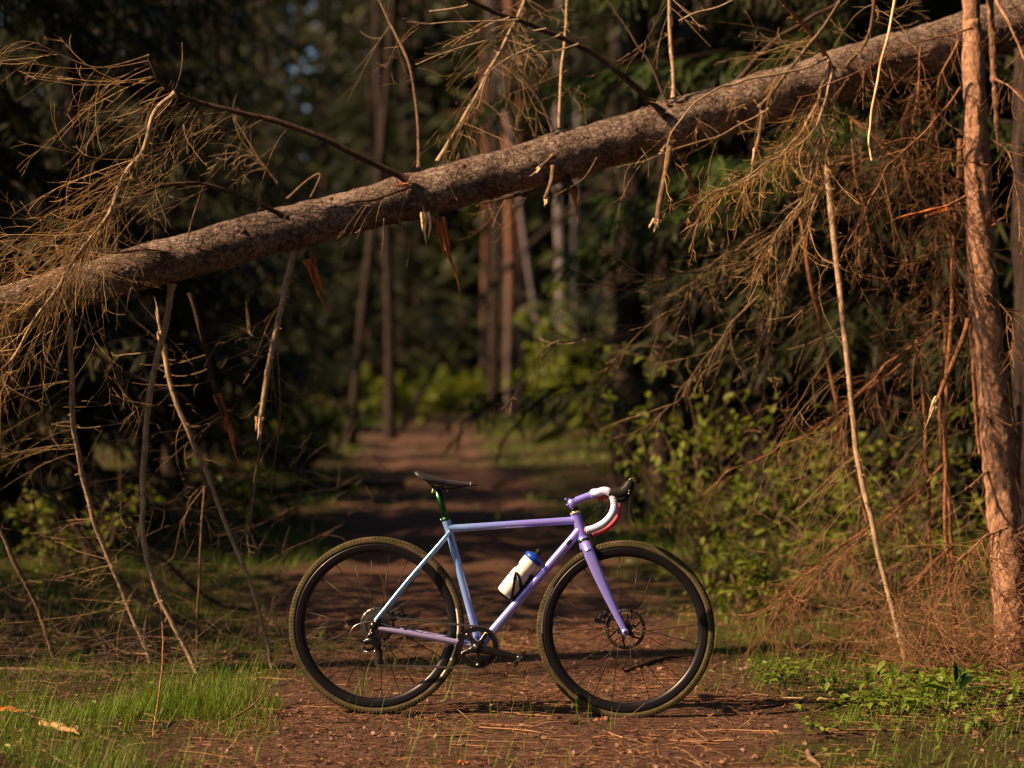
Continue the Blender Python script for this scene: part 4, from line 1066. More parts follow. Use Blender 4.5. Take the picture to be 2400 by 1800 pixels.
# fork
def fork():
    crown = MB(); c0 = HTB - HD*.014
    pts = [c0, c0 - HD*.012, c0 - HD*.026]
    tubes(crown, cr(pts, 10), np.interp(np.linspace(0, 1, 10), [0, 1], [.0235, .026]), 28)
    for s_ in (-1, 1):
        sh = cr([c0 - HD*.010, c0 - HD*.022 + np.array([.004, s_*.026, 0]), c0 - HD*.045 + np.array([.008, s_*.046, 0])], 12)
        tubes(crown, sh, np.linspace(.022, .0215, 12), 20)
    part(crown, 'fork_crown', 'frame_paint')
    for s_ in (-1, 1):
        a = c0 - HD*.030 + np.array([.006, s_*.044, 0]); e = L3(1350, 1357, s_*.060)
        n = 40; t = np.linspace(0, 1, n)[:, None]; P = a*(1 - t) + e*t
        P[:, 0] += .012*np.sin(np.pi*t[:, 0])*-.4
        hw = np.interp(t[:, 0], [0, .08, .25, .6, .92, 1], [.0200, .0235, .0225, .0170, .0120, .0125]); th_ = np.interp(t[:, 0], [0, .5, 1], [.016, .012, .008])
        T = norm(np.gradient(P, axis=0)); N1 = norm(np.cross(T, np.array([0, 1., 0]))); k = 24; an = np.arange(k)/k*2*np.pi
        # squarish section with a soft ridge
        cx = np.sign(np.cos(an))*np.abs(np.cos(an))**.8; cy = np.sign(np.sin(an))*np.abs(np.sin(an))**.75
        V = P[:, None] + hw[:, None, None]*cx[None, :, None]*N1[:, None] + th_[:, None, None]*cy[None, :, None]*np.array([0, 1., 0])
        i = (np.arange(n - 1)*k)[:, None]; j = np.arange(k)[None]; j2 = (j + 1) % k
        mb = MB(); mb.add(V.reshape(-1, 3), np.stack(np.broadcast_arrays(i + j, i + j2, i + k + j2, i + k + j), -1).reshape(-1, 4))
        rod(mb, e + np.array([0, -.0085, 0]), e + np.array([0, .0085, 0]), .0135, sides=24)
        bl = part(mb, 'fork_blade', 'frame_paint')
        ax = MB(); rod(ax, e + np.array([0, s_*.0086, 0]), e + np.array([0, s_*.0092, 0]), .0055, sides=14); part(ax, 'axle_end', 'black_plastic', bl)
fork()

# wheels
def wheel(name, c, front):
    W = bpy.data.objects.new(name, None); COL.objects.link(W); W.parent = bike; W.empty_display_size = .05
    W.location = Vector(c)
    R0, rt = .3345, .0160
    mb = MB(); an = np.linspace(R_(-215), R_(35), 25)
    lathe(mb, [(R0 + rt*math.cos(a + math.pi/2 - R_(0)) if False else R0 - rt*math.sin(a), rt*math.cos(a)) for a in np.linspace(R_(50), R_(-230), 27)], 144, (0, 0, 0))
    tyre = part(mb, 'tyre', 'tyre_rubber', W)
    # tread knobs: shoulders and centre
    kn = MB(); tv = np.array([[sx, sy, sz] for sx in (-1, 1) for sy in (-1, 1) for sz in (-1, 1)], float)
    n = 150
    for row, (ang, ln, wd, hh) in enumerate([(0, .0035, .0022, .0013), (24, .0040, .0020, .0014), (-24, .0040, .0020, .0014), (50, .0046, .0024, .0021), (-50, .0046, .0024, .0021), (70, .0030, .0014, .0012), (-70, .0030, .0014, .0012)]):
        th = (np.arange(n) + (.5 if row % 2 else 0))/n*2*np.pi; rr = R0 + (rt + .0004)*math.cos(R_(ang)); y = (rt + .0004)*math.sin(R_(ang))
        P = np.stack([rr*np.cos(th), 0*th + y, rr*np.sin(th)], -1)
        tang = np.stack([-np.sin(th), 0*th, np.cos(th)], -1); out = np.stack([np.cos(th)*math.cos(R_(ang)), 0*th + math.sin(R_(ang)), np.sin(th)*math.cos(R_(ang))], -1)
        M = np.stack([tang*ln, np.cross(out, tang)*wd, out*hh], -1); place(kn, tv, BOXF, P, M)
    part(kn, 'tread', 'tyre_rubber', W, False)['kind'] = 'stuff'
    mb = MB(); lathe(mb, [(.3225, .0128), (.3230, .0146), (.318, .0150), (.302, .0138), (.291, .0098), (.2875, .004), (.2868, 0), (.2875, -.004), (.291, -.0098), (.302, -.0138), (.318, -.0150), (.3230, -.0146), (.3225, -.0128), (.3195, 0), (.3225, .0128)], 144, (0, 0, 0))
    part(mb, 'rim', 'rim_black', W)
    # hub
    mb = MB(); lathe(mb, [(.0001, -.05), (.010, -.05), (.011, -.034), (.020, -.033), (.021, -.029), (.013, -.024), (.0125, .024), (.021, .029), (.022, .033), (.012, .036), (.010, .05), (.0001, .05)], 28, (0, 0, 0))
    part(mb, 'hub', 'black_gloss', W)
    ns = 24
    sm = None; rng = np.random.default_rng(3 if front else 4)
    for i in range(ns):
        sd = -1 if i % 2 else 1; a = 2*np.pi*(i + .3)/ns; cross_ = R_(62)*(1 if (i//2) % 2 else -1)
        p0 = np.array([.0205*math.cos(a + cross_), sd*.031, .0205*math.sin(a + cross_)]); p1 = np.array([.2885*math.cos(a), sd*.003, .2885*math.sin(a)])
        mb = MB(); rod(mb, p0, p1, .0014, sides=6); rod(mb, p0 + (p1 - p0)*.955, p1, .0019, .0017, 6)
        part(mb, 'spoke', 'spoke_black', W)
    # brake disc, far side
    rd = .080 if front else .070; yd = .040
    disc = MB(); th = np.arange(96)/96*2*np.pi
    lathe(disc, [(rd - .013, yd), (rd, yd), (rd, yd + .0018), (rd - .013, yd + .0018), (rd - .013, yd)], 96, (0, 0, 0))
    dr = part(disc, 'brake_disc', 'steel_dark', W)
    hl = MB()
    for ro, nn in ((rd - .0035, 30), (rd - .0065, 30), (rd - .0095, 30)):
        for k in range(nn):
            a = 2*np.pi*(k + (ro*700) % 1)/nn; p = np.array([ro*math.cos(a), yd, ro*math.sin(a)]); rod(hl, p + np.array([0, -.0004, 0]), p + np.array([0, .0022, 0]), .0011, sides=6)
    part(hl, 'disc_perforation', 'black_plastic', W)['kind'] = 'stuff'
    ar = MB()
    for k in range(6):
        a = 2*np.pi*k/6 + .3; c1 = np.array([.021*math.cos(a), yd - .003, .021*math.sin(a)]); r_ = .043 if not front else .046
        for da in (-.28, .28):
            p1 = np.array([.018*math.cos(a + da*2), yd - .002, .018*math.sin(a + da*2)]); p2 = np.array([r_*math.cos(a), yd - .001, r_*math.sin(a)])
            rod(ar, p1, p2, .0048, .003, 8)
        p3 = np.array([(rd - .012)*math.cos(a + .18), yd, (rd - .012)*math.sin(a + .18)]); rod(ar, p2, p3, .003, .003, 8)
        rod(ar, p2 + np.array([0, -.003, 0]), p2 + np.array([0, .004, 0]), .005, sides=10)
    rod(ar, (0, yd - .006, 0), (0, yd + .002, 0), .024, sides=24)
    part(ar, 'disc_carrier', 'black_gloss', W)
    # reflective strip on the tyre wall, near side
    st = MB()
    arcs = [(150, 183)] if front else [(-24, 12), (-37, -32)]
    for a0, a1 in arcs:
        prof = [(R0 - rt*math.sin(R_(e))*1.03, -rt*math.cos(R_(e))*1.03) for e in np.linspace(12, 36, 6)]
        lathe(st, prof, 40, (0, 0, 0), a0=R_(a0), a1=R_(a1), closed=False)
    part(st, 'reflective_strip', 'reflect_grey', W)
    va = MB(); a = R_(176 if front else 2); d = np.array([math.cos(a), 0, math.sin(a)]); rod(va, d*.288, d*.262, .003, sides=10); rod(va, d*.262, d*.254, .0022, .0012, 10)
    part(va, 'valve', 'steel', W)
    return W
RW = wheel('rear_wheel', L3(809, 1349), False)
FW = wheel('front_wheel', L3(1350, 1354), True); FW.rotation_euler[2] = R_(-1.5)

# drivetrain
def toothed(r, teeth, inner, y, th_, mb, depth=.0045):
    n = teeth*4; an = np.arange(n)/n*2*np.pi; rr = r + depth*np.array([-.5, -.15, .5, .15])[np.arange(n) % 4]
    V = []; 
    for yy in (y - th_, y + th_):
        V += [np.stack([rr*np.cos(an), 0*an + yy, rr*np.sin(an)], -1), np.stack([inner*np.cos(an), 0*an + yy, inner*np.sin(an)], -1)]
    V = np.vstack(V); F = []
    for i in range(n):
        j = (i + 1) % n
        F += [[i, j, n + j, n + i], [2*n + i, 3*n + i, 3*n + j, 2*n + j], [i, 2*n + i, 2*n + j, j], [n + i, n + j, 3*n + j, 3*n + i]]
    return V, F
def crankset():
    c = L3(1033, 1393, 0)
    mb = MB(); V, F = toothed(.0815, 40, .064, -.046, .0018, mb); mb.add(V + c, F); lathe(mb, [(.0745, -.0492), (.063, -.0498), (.0605, -.046), (.063, -.0425), (.0745, -.043)], 72, c)
    ringo = part(mb, 'chainring', 'black_gloss', smooth=False)
    mb = MB()
    for k in range(5):
        a = R_(-14) + 2*np.pi*k/5; p0 = c + np.array([.012*math.cos(a), -.052, .012*math.sin(a)]); p1 = c + np.array([.066*math.cos(a), -.048, .066*math.sin(a)])
        P = cr([p0, (p0 + p1)/2 + np.array([0, -.002, 0]), p1], 10); tubes(mb, P, np.interp(np.linspace(0, 1, 10), [0, .35, 1], [.020, .010, .0085]), 12, ell=.5)
    part(mb, 'spider', 'black_gloss')
    for k in range(5):
        a = R_(-14) + 2*np.pi*k/5; p = c + np.array([.0655*math.cos(a), -.051, .0655*math.sin(a)])
        bm = MB(); rod(bm, p, p + np.array([0, -.004, 0]), .0045, sides=12); part(bm, 'chainring_bolt', 'steel', ringo)
    lb = MB(); box(lb, c + np.array([.001, -.0502, -.0675]), (.006, .0006, .003)); part(lb, 'print', 'reflect_grey', ringo)
    e = L3(1124, 1414, -.075); cc = c + np.array([0, -.066, 0])
    mb = MB(); P = cr([cc, cc*.6 + e*.4 + np.array([0, -.004, 0]), e], 24); tubes(mb, P, np.interp(np.linspace(0, 1, 24), [0, .1, .5, .9, 1], [.0205, .0195, .0155, .0125, .0115]), 18, ell=.55)
    rod(mb, cc + np.array([0, -.014, 0]), cc + np.array([0, .03, 0]), .0195, sides=28); rod(mb, e + np.array([0, -.008, 0]), e + np.array([0, .008, 0]), .0125, sides=20)
    part(mb, 'crank_arm', 'black_gloss')
    mb = MB(); rod(mb, cc + np.array([0, -.0141, 0]), cc + np.array([0, -.0165, 0]), .0125, sides=20); part(mb, 'crank_cap', 'black_plastic')
    f = 2*c - L3(1124, 1414, 0) + np.array([0, .075, 0]); cf = c + np.array([0, .062, 0])
    mb = MB(); P = cr([cf, (cf + f)/2, f], 20); tubes(mb, P, np.linspace(.019, .0115, 20), 16, ell=.55); part(mb, 'crank_arm', 'black_gloss')
    for p, s_, ang in ((e, -1, 50), (f, 1, 20)):
        mb = MB(); a = R_(ang); M = np.array([[math.cos(a), 0, -math.sin(a)], [0, 1, 0], [math.sin(a), 0, math.cos(a)]]); q = p + np.array([.004, s_*.042, 0])
        rod(mb, p, q, .006, sides=12); box(mb, q, (.026, .021, .0058), M, taper=.8); box(mb, q + M @ np.array([.026, 0, .003]), (.010, .018, .003), M); box(mb, q + M @ np.array([-.024, 0, -.004]), (.009, .019, .004), M)
        pd = part(mb, 'pedal', 'black_gloss', smooth=False)
        mb = MB(); box(mb, q + M @ np.array([-.004, 0, .0072]), (.015, .016, .0016), M); box(mb, q + M @ np.array([-.026, 0, .002]), (.003, .012, .006), M); box(mb, q + M @ np.array([.004, s_*.0215, 0]), (.014, .0012, .0035), M)
        part(mb, 'pedal_plate', 'steel', pd, False)
crankset()
def cassette():
    c = L3(809, 1349, 0)
    for k in range(9):
        r = .060 - k*.0046; y = -.026 - k*.0026; mb = MB(); V, F = toothed(r, max(11, int(r/.060*32)), max(.008, r - .0058), y, .0008, mb, .0055); mb.add(V + c, F); part(mb, 'sprocket', 'steel_dark' if k % 2 else 'steel', smooth=False)
cassette()
# chain
CH_R = L3(809, 1349); CC = L3(1033, 1393)
def chain():
    y = -.044
    a = lambda c, r, d: np.array([c[0] + r*math.cos(R_(d)), y, c[2] + r*math.sin(R_(d))])
    P1, P2 = L3(812, 1392, y), L3(818, 1428, y)
    pts = [a(CC, .0825, d) for d in range(96, -98, -8)]
    pts += list(np.linspace(pts[-1], P2 + np.array([.004, 0, -.010]), 30)[1:])
    pts += [P2 + .011*np.array([math.cos(R_(d)), 0, math.sin(R_(d))]) for d in (-130, -170, 150)]
    pts += [P1 + .011*np.array([math.cos(R_(d)), 0, math.sin(R_(d))]) for d in (-40, 0, 40)]
    pts += [a(CH_R, .040, d) for d in range(250, 86, -14)]
    pts += list(np.linspace(pts[-1], a(CC, .0825, 96), 30)[1:])
    P = np.array(pts); s_ = np.concatenate([[0], np.cumsum(np.linalg.norm(np.diff(P, axis=0), axis=1))])
    n = int(s_[-1]/.0127); u = (np.arange(n) + .5)*s_[-1]/n; Q = np.stack([np.interp(u, s_, P[:, k]) for k in range(3)], -1)
    T = norm(np.gradient(Q, axis=0)); Bn = np.tile(np.array([[0, 1., 0]]), (n, 1)); M = np.stack([T, Bn, np.cross(T, Bn)], -1)
    tv = np.array([[sx*.0072, sy, sz] for sx in (-1, 1) for sy in (-1, 1) for sz in (-1, 1)], float)
    mb = MB(); w_ = np.where(np.arange(n) % 2 == 0, .0030, .0022)
    place(mb, tv, BOXF, Q, M*np.stack([np.ones(n), w_, np.full(n, .0040)], -1)[:, None, :])
    tb = np.array([[math.cos(t)*.0044, yy, math.sin(t)*.0044] for yy in (-.0034, .0034) for t in np.arange(8)/8*2*np.pi]); fb = [(i, (i + 1) % 8, 8 + (i + 1) % 8, 8 + i) for i in range(8)] + [(0, 1, 2, 3), (0, 3, 4, 7), (4, 5, 6, 7)]
    place(mb, tb, fb, Q + T*.0063, M); part(mb, 'chain', 'steel', smooth=False)['kind'] = 'stuff'
chain()
def derailleur():
    y = -.052
    mb = MB(); rod(mb, L3(806, 1366, y + .01), L3(806, 1366, y - .012), .010, sides=18); tubes(mb, cr([L3(806, 1352, y + .006), L3(800, 1366, y), L3(790, 1382, y)], 10), np.full(10, .0075), 10)
    tubes(mb, cr([L3(788, 1384, y), L3(803, 1381, y - .006), L3(820, 1392, y - .004)], 12), np.interp(np.linspace(0, 1, 12), [0, .5, 1], [.011, .0145, .013]), 14, ell=.7)
    tubes(mb, cr([L3(786, 1395, y), L3(797, 1400, y - .004), L3(808, 1396, y)], 10), np.full(10, .0065), 10)
    rod(mb, L3(818, 1390, y - .012), L3(818, 1390, y + .01), .0135, sides=20)
    d = part(mb, 'derailleur', 'black_gloss')
    mb = MB()
    for yy in (-.036, -.052):
        tubes(mb, cr([L3(814, 1390, yy), L3(822, 1408, yy), L3(820, 1430, yy)], 14), np.interp(np.linspace(0, 1, 14), [0, .5, 1], [.010, .0075, .0095]), 10, ell=.2)
    part(mb, 'cage', 'black_gloss', d)
    for px, py in ((812, 1392), (818, 1428)):
        mb = MB(); V, F = toothed(.0105, 11, .003, -.044, .0015, mb, .004); mb.add(V + L3(px, py), F); part(mb, 'pulley', 'black_plastic', d, False)
    for px, py, r in ((800, 1367, .0045), (812, 1403, .004)):
        mb = MB(); p = L3(px, py, y - .012); rod(mb, p, p + np.array([0, -.004, 0]), r, sides=12); part(mb, 'bolt', 'steel', d)
    P = cr([L3(862, 1358, -.056), L3(840, 1348, -.060), L3(812, 1340, -.062), L3(785, 1342, -.062), L3(764, 1352, -.060), L3(757, 1372, -.058), L3(764, 1392, -.056), L3(784, 1403, -.054)], 50)
    mb = MB(); tubes(mb, P, np.full(50, .0022), 8); part(mb, 'gear_cable', 'steel')
    mb = MB(); rod(mb, L3(784, 1403, -.054), L3(815, 1408, -.055), .0014, sides=8); part(mb, 'gear_cable', 'steel')
    mb = MB(); tubes(mb, cr([L3(864, 1352, .045), L3(875, 1365, .04), L3(900, 1371, .036), L3(960, 1380, .03), L3(1005, 1386, .03)], 30), np.full(30, .0026), 8); part(mb, 'brake_cable', 'black_plastic')
derailleur()
def caliper(px, py, ang, name='brake_caliper'):
    a = R_(ang); M = np.array([[math.cos(a), 0, -math.sin(a)], [0, 1, 0], [math.sin(a), 0, math.cos(a)]]); c = L3(px, py, .042)
    mb = MB(); box(mb, c, (.021, .016, .013), M, taper=.85); box(mb, c + M @ np.array([.004, -.004, .016]), (.016, .010, .006), M); rod(mb, c + M @ np.array([-.006, -.022, -.002]), c + M @ np.array([-.006, .02, -.002]), .0095, sides=16)
    box(mb, c + M @ np.array([-.020, 0, .012]), (.008, .006, .012), M); rod(mb, c + M @ np.array([-.026, -.004, .026]), c + M @ np.array([.012, -.004, .028]), .0035, sides=10); box(mb, c + M @ np.array([.022, -.002, -.010]), (.012, .008, .006), M)
    o = part(mb, name, 'black_gloss', smooth=False)
    mb = MB(); box(mb, c + M @ np.array([.002, -.0145, .0165]), (.014, .001, .0045), M); rod(mb, c + M @ np.array([-.006, -.0222, -.002]), c + M @ np.array([-.006, -.0245, -.002]), .006, sides=12); rod(mb, c + M @ np.array([.015, -.018, .004]), c + M @ np.array([.015, -.016, .004]), .004, sides=10)
    part(mb, 'caliper_plate', 'steel', o, False)
caliper(857, 1330, 25); caliper(1302, 1330, 68)

# handlebar, hoods, levers
def bars():
    core = [CL + np.array([0, 0, 0])]
    mb = MB(); rod(mb, CL + np.array([0, -.10, .001]), CL + np.array([0, .10, .001]), .0115, sides=18); part(mb, 'handlebar', 'black_gloss')
    for s_, mt, lab in ((-1, 'tape_white', 'white and pale blue bar tape'), (1, 'tape_pink', 'pink-red bar tape')):
        pts = [CL + np.array([.001, s_*.060, .001]), CL + np.array([.003, s_*.130, .004]), L3(1291, 1060, s_*.180), L3(1308, 1056, s_*.203), L3(1322, 1064, s_*.208), L3(1328, 1083, s_*.209), L3(1324, 1103, s_*.210), L3(1309, 1122, s_*.211), L3(1289, 1134, s_*.212), L3(1267, 1141, s_*.213)]
        if s_ > 0: pts = pts[:1] + [p + np.array([.013, 0, -.014]) for p in pts[1:]]
        n = 260; P = cr(pts, n); u = np.linspace(0, 1, n)
        ph = (u*34) % 1.0; rr = .0150 + .0013*(ph - .5) + .0004*vnoise(P, 70, 3); rr[-3:] = [.0145, .012, .001]; rr[0] = .012
        mb = MB(); tubes(mb, P, rr, 18); part(mb, 'bar_tape', mt, lab=lab)
        e = P[-1]; T = norm((P[-1] - P[-8])[None])[0]; mb = MB(); rod(mb, e, e + T*.004, .012, .009, 16); part(mb, 'bar_plug', 'tape_pink' if s_ < 0 else 'black_plastic')
        # hood
        hp = [L3(1316, 1061, s_*.207), L3(1330, 1062, s_*.208), L3(1345, 1060, s_*.209), L3(1355, 1052, s_*.210), L3(1361, 1040, s_*.210), L3(1363, 1034, s_*.210)]
        n = 30; P = cr(hp, n); mb = MB(); T, N1, N2 = frames(P[None]); uu = np.linspace(0, 1, n)
        hw = np.interp(uu, [0, .2, .5, .75, .95, 1], [.016, .0240, .0235, .0195, .0120, .003]); dw = np.interp(uu, [0, .5, 1], [.018, .017, .011])
        k = 20; an = np.arange(k)/k*2*np.pi; yv = np.array([0, 1., 0]); Nn = norm(np.cross(T[0], yv))
        V = P[:, None] + hw[:, None, None]*np.cos(an)[None, :, None]*Nn[:, None] + np.minimum(dw, hw)[:, None, None]*np.sin(an)[None, :, None]*yv
        i = (np.arange(n - 1)*k)[:, None]; j = np.arange(k)[None]; j2 = (j + 1) % k
        mb.add(V.reshape(-1, 3), np.stack(np.broadcast_arrays(i + j, i + j2, i + k + j2, i + k + j), -1).reshape(-1, 4))
        # underside of the hood
        tubes(mb, cr([L3(1326, 1068, s_*.208), L3(1342, 1074, s_*.209), L3(1358, 1064, s_*.210)], 14), np.interp(np.linspace(0, 1, 14), [0, .5, 1], [.014, .013, .010]), 14)
        hd = part(mb, 'brake_hood', 'black_plastic')
        lv = MB(); P = cr([L3(1362, 1056, s_*.210), L3(1362, 1072, s_*.212), L3(1360, 1090, s_*.214), L3(1363, 1108, s_*.218), L3(1370, 1123, s_*.222)], 24)
        tubes(lv, P, np.interp(np.linspace(0, 1, 24), [0, .4, .9, 1], [.0065, .0055, .0058, .003]), 12, ell=1.4); part(lv, 'brake_lever', 'black_gloss', hd)
        pv = MB(); box(pv, L3(1370, 1046, s_*.208), (.007, .009, .006)); rod(pv, L3(1377, 1050, s_*.208 - .008), L3(1377, 1050, s_*.208 + .008), .009, sides=14); box(pv, L3(1376, 1063, s_*.206), (.0045, .004, .012), np.array([[.94, 0, -.34], [0, 1, 0], [.34, 0, .94]]))
        part(pv, 'shift_pivot', 'steel_dark', hd, False)
        if s_ < 0:
            for px, py in ((1359, 1056), (1358, 1062)):
                sc_ = MB(); p = L3(px, py, s_*.210 - .016); rod(sc_, p, p + np.array([0, -.003, 0]), .0028, sides=10); part(sc_, 'screw', 'steel', hd)
            cb = MB(); tubes(cb, cr([L3(1340, 1056, -.20), L3(1352, 1040, -.2), L3(1364, 1029, -.2), L3(1369, 1034, -.204), L3(1371, 1044, -.206)], 30), np.full(30, .0013), 6); part(cb, 'shift_cable', 'steel')
    for k, pts in enumerate([[L3(1295, 1072, -.05), L3(1288, 1095, -.05), L3(1279, 1112, -.03), L3(1270, 1150, -.02), L3(1268, 1180, .03)],
                             [L3(1300, 1070, .05), L3(1294, 1090, .04), L3(1270, 1110, .03), L3(1258, 1122, .024)],
                             [L3(1318, 1085, .12), L3(1302, 1108, .1), L3(1286, 1128, .06), L3(1262, 1150, .025)]]):
        cb = MB(); tubes(cb, cr(pts, 30), np.full(30, .0024), 8); part(cb, 'cable_housing', 'black_plastic')
bars()

# seat post, saddle
SPD = norm((STT - BB)[None])[0]; SPT = L3(939, 1049)
ring(STT, SPT, .0136, 'seat_post', 'green_anodised')
ring(STT - SPD*.004, STT + SPD*.016, .0172, 'seat_clamp', 'green_anodised')
mb = MB(); rod(mb, STT + SPD*.004 + np.array([-.019, -.010, 0]), STT + SPD*.004 + np.array([-.019, .010, 0]), .0045, sides=12); part(mb, 'clamp_bolt', 'steel')
def saddle():
    xs = [892, 895, 902, 915, 932, 950, 958, 962, 980, 1000, 1013, 1020, 1026, 1029]
    top = [1016, 1013, 1014.5, 1020, 1025.5, 1029.5, 1031, 1032.5, 1034, 1036, 1037.3, 1038.5, 1041, 1044]
    bot = [1018, 1022, 1028, 1035, 1041, 1045.5, 1047, 1047, 1047, 1046.5, 1046, 1046, 1046, 1045.5]
    hw = [.040, .060, .070, .073, .066, .052, .044, .040, .028, .022, .020, .019, .015, .004]
    n, k = 60, 24; u = np.linspace(892, 1029, n)
    u = np.interp(np.linspace(0, 1, n)**1.0, np.linspace(0, 1, len(xs)), xs)
    tz = np.interp(u, xs, top); bz = np.interp(u, xs, bot); w_ = np.interp(u, xs, hw)
    an = np.linspace(0, np.pi, k)
    V = []
    for x, t_, b_, ww in zip(u, tz, bz, w_):
        cz = np.sin(an)**.45*1.0; yy = ww*np.cos(an)
        zz = b_ + (t_ - b_)*cz
        V += [L3(x, z_, y_) for z_, y_ in zip(zz, yy)]
    V = np.array(V); i = (np.arange(n - 1)*k)[:, None]; j = np.arange(k)[None]; j2 = (j + 1) % k
    mb = MB(); mb.add(V, np.stack(np.broadcast_arrays(i + j, i + j2, i + k + j2, i + k + j), -1).reshape(-1, 4))
    sd = part(mb, 'saddle', 'saddle_black')
    sm = MB(); box(sm, L3(1014, 1041.8), (.0012, .0206, .008)); part(sm, 'saddle_seam', 'reflect_grey', sd)
    for s_ in (-1, 1):
        mb = MB(); P = cr([L3(918, 1034, s_*.03), L3(930, 1045, s_*.024), L3(943, 1052, s_*.022), L3(965, 1052, s_*.022), L3(985, 1050, s_*.018), L3(1008, 1045, s_*.010)], 40)
        tubes(mb, P, np.full(40, .0036), 10); part(mb, 'saddle_rail', 'black_gloss', sd)
        mb = MB(); T = norm(np.gradient(P, axis=0))
        for q in range(4, 38, 2): box(mb, P[q] + np.array([0, 0, .0045]), (.0014, .0042, .0032))
        part(mb, 'rail_ribs', 'gold_ring', sd, False)['kind'] = 'stuff'
    mb = MB(); box(mb, SPT + np.array([.006, 0, 0]), (.022, .019, .005)); rod(mb, SPT + np.array([0, -.02, -.004]), SPT + np.array([0, .02, -.004]), .009, sides=16); pc = part(mb, 'saddle_clamp', 'black_gloss', smooth=False)
    for px, py in ((931, 1060), (962, 1056)):
        mb = MB(); p = L3(px, py); rod(mb, p + np.array([0, -.012, 0]), p + np.array([0, .012, 0]), .0042, sides=12); rod(mb, p + np.array([0, 0, -.006]), p + np.array([0, 0, .016]), .0028, sides=10); part(mb, 'saddle_bolt', 'steel', pc)
saddle()

# bottle cage (a part) and bottle (a thing of its own)
B0, B1 = L3(1088, 1280), L3(1157, 1195); BD = norm((B1 - B0)[None])[0]; BP = np.array([-BD[2], 0, BD[0]]); BL = np.linalg.norm(B1 - B0)
def cage():
    mb = MB(); f = lambda along_, ang, r=.0395: B0 + BD*along_ + r*(math.cos(R_(ang))*-BP + math.sin(R_(ang))*np.array([0, -1., 0]))
    for sg in (1, -1):
        P = cr([f(-.004, 0, .038), f(.012, sg*35), f(.055, sg*80), f(.090, sg*112), f(.098, sg*120), f(.098, sg*104), f(.085, sg*70), f(.068, sg*35), f(.055, 0, .04)], 50)
        tubes(mb, P, np.interp(np.linspace(0, 1, 50), [0, .12, .5, .8, 1], [.0085, .0055, .0026, .0060, .0085]), 10, ell=.7)
    P = cr([f(-.012, 0, .036), f(.0, 0, .043), f(.06, 0, .0435), f(.11, 0, .043), f(.128, 0, .036)], 20); tubes(mb, P, np.full(20, .008), 10, ell=.6)
    tubes(mb, cr([f(-.006, 0, .038), f(-.007, 0, .01), f(-.006, 180, .012)], 12), np.full(12, .006), 8)
    part(mb, 'bottle_cage', 'black_gloss')
cage()
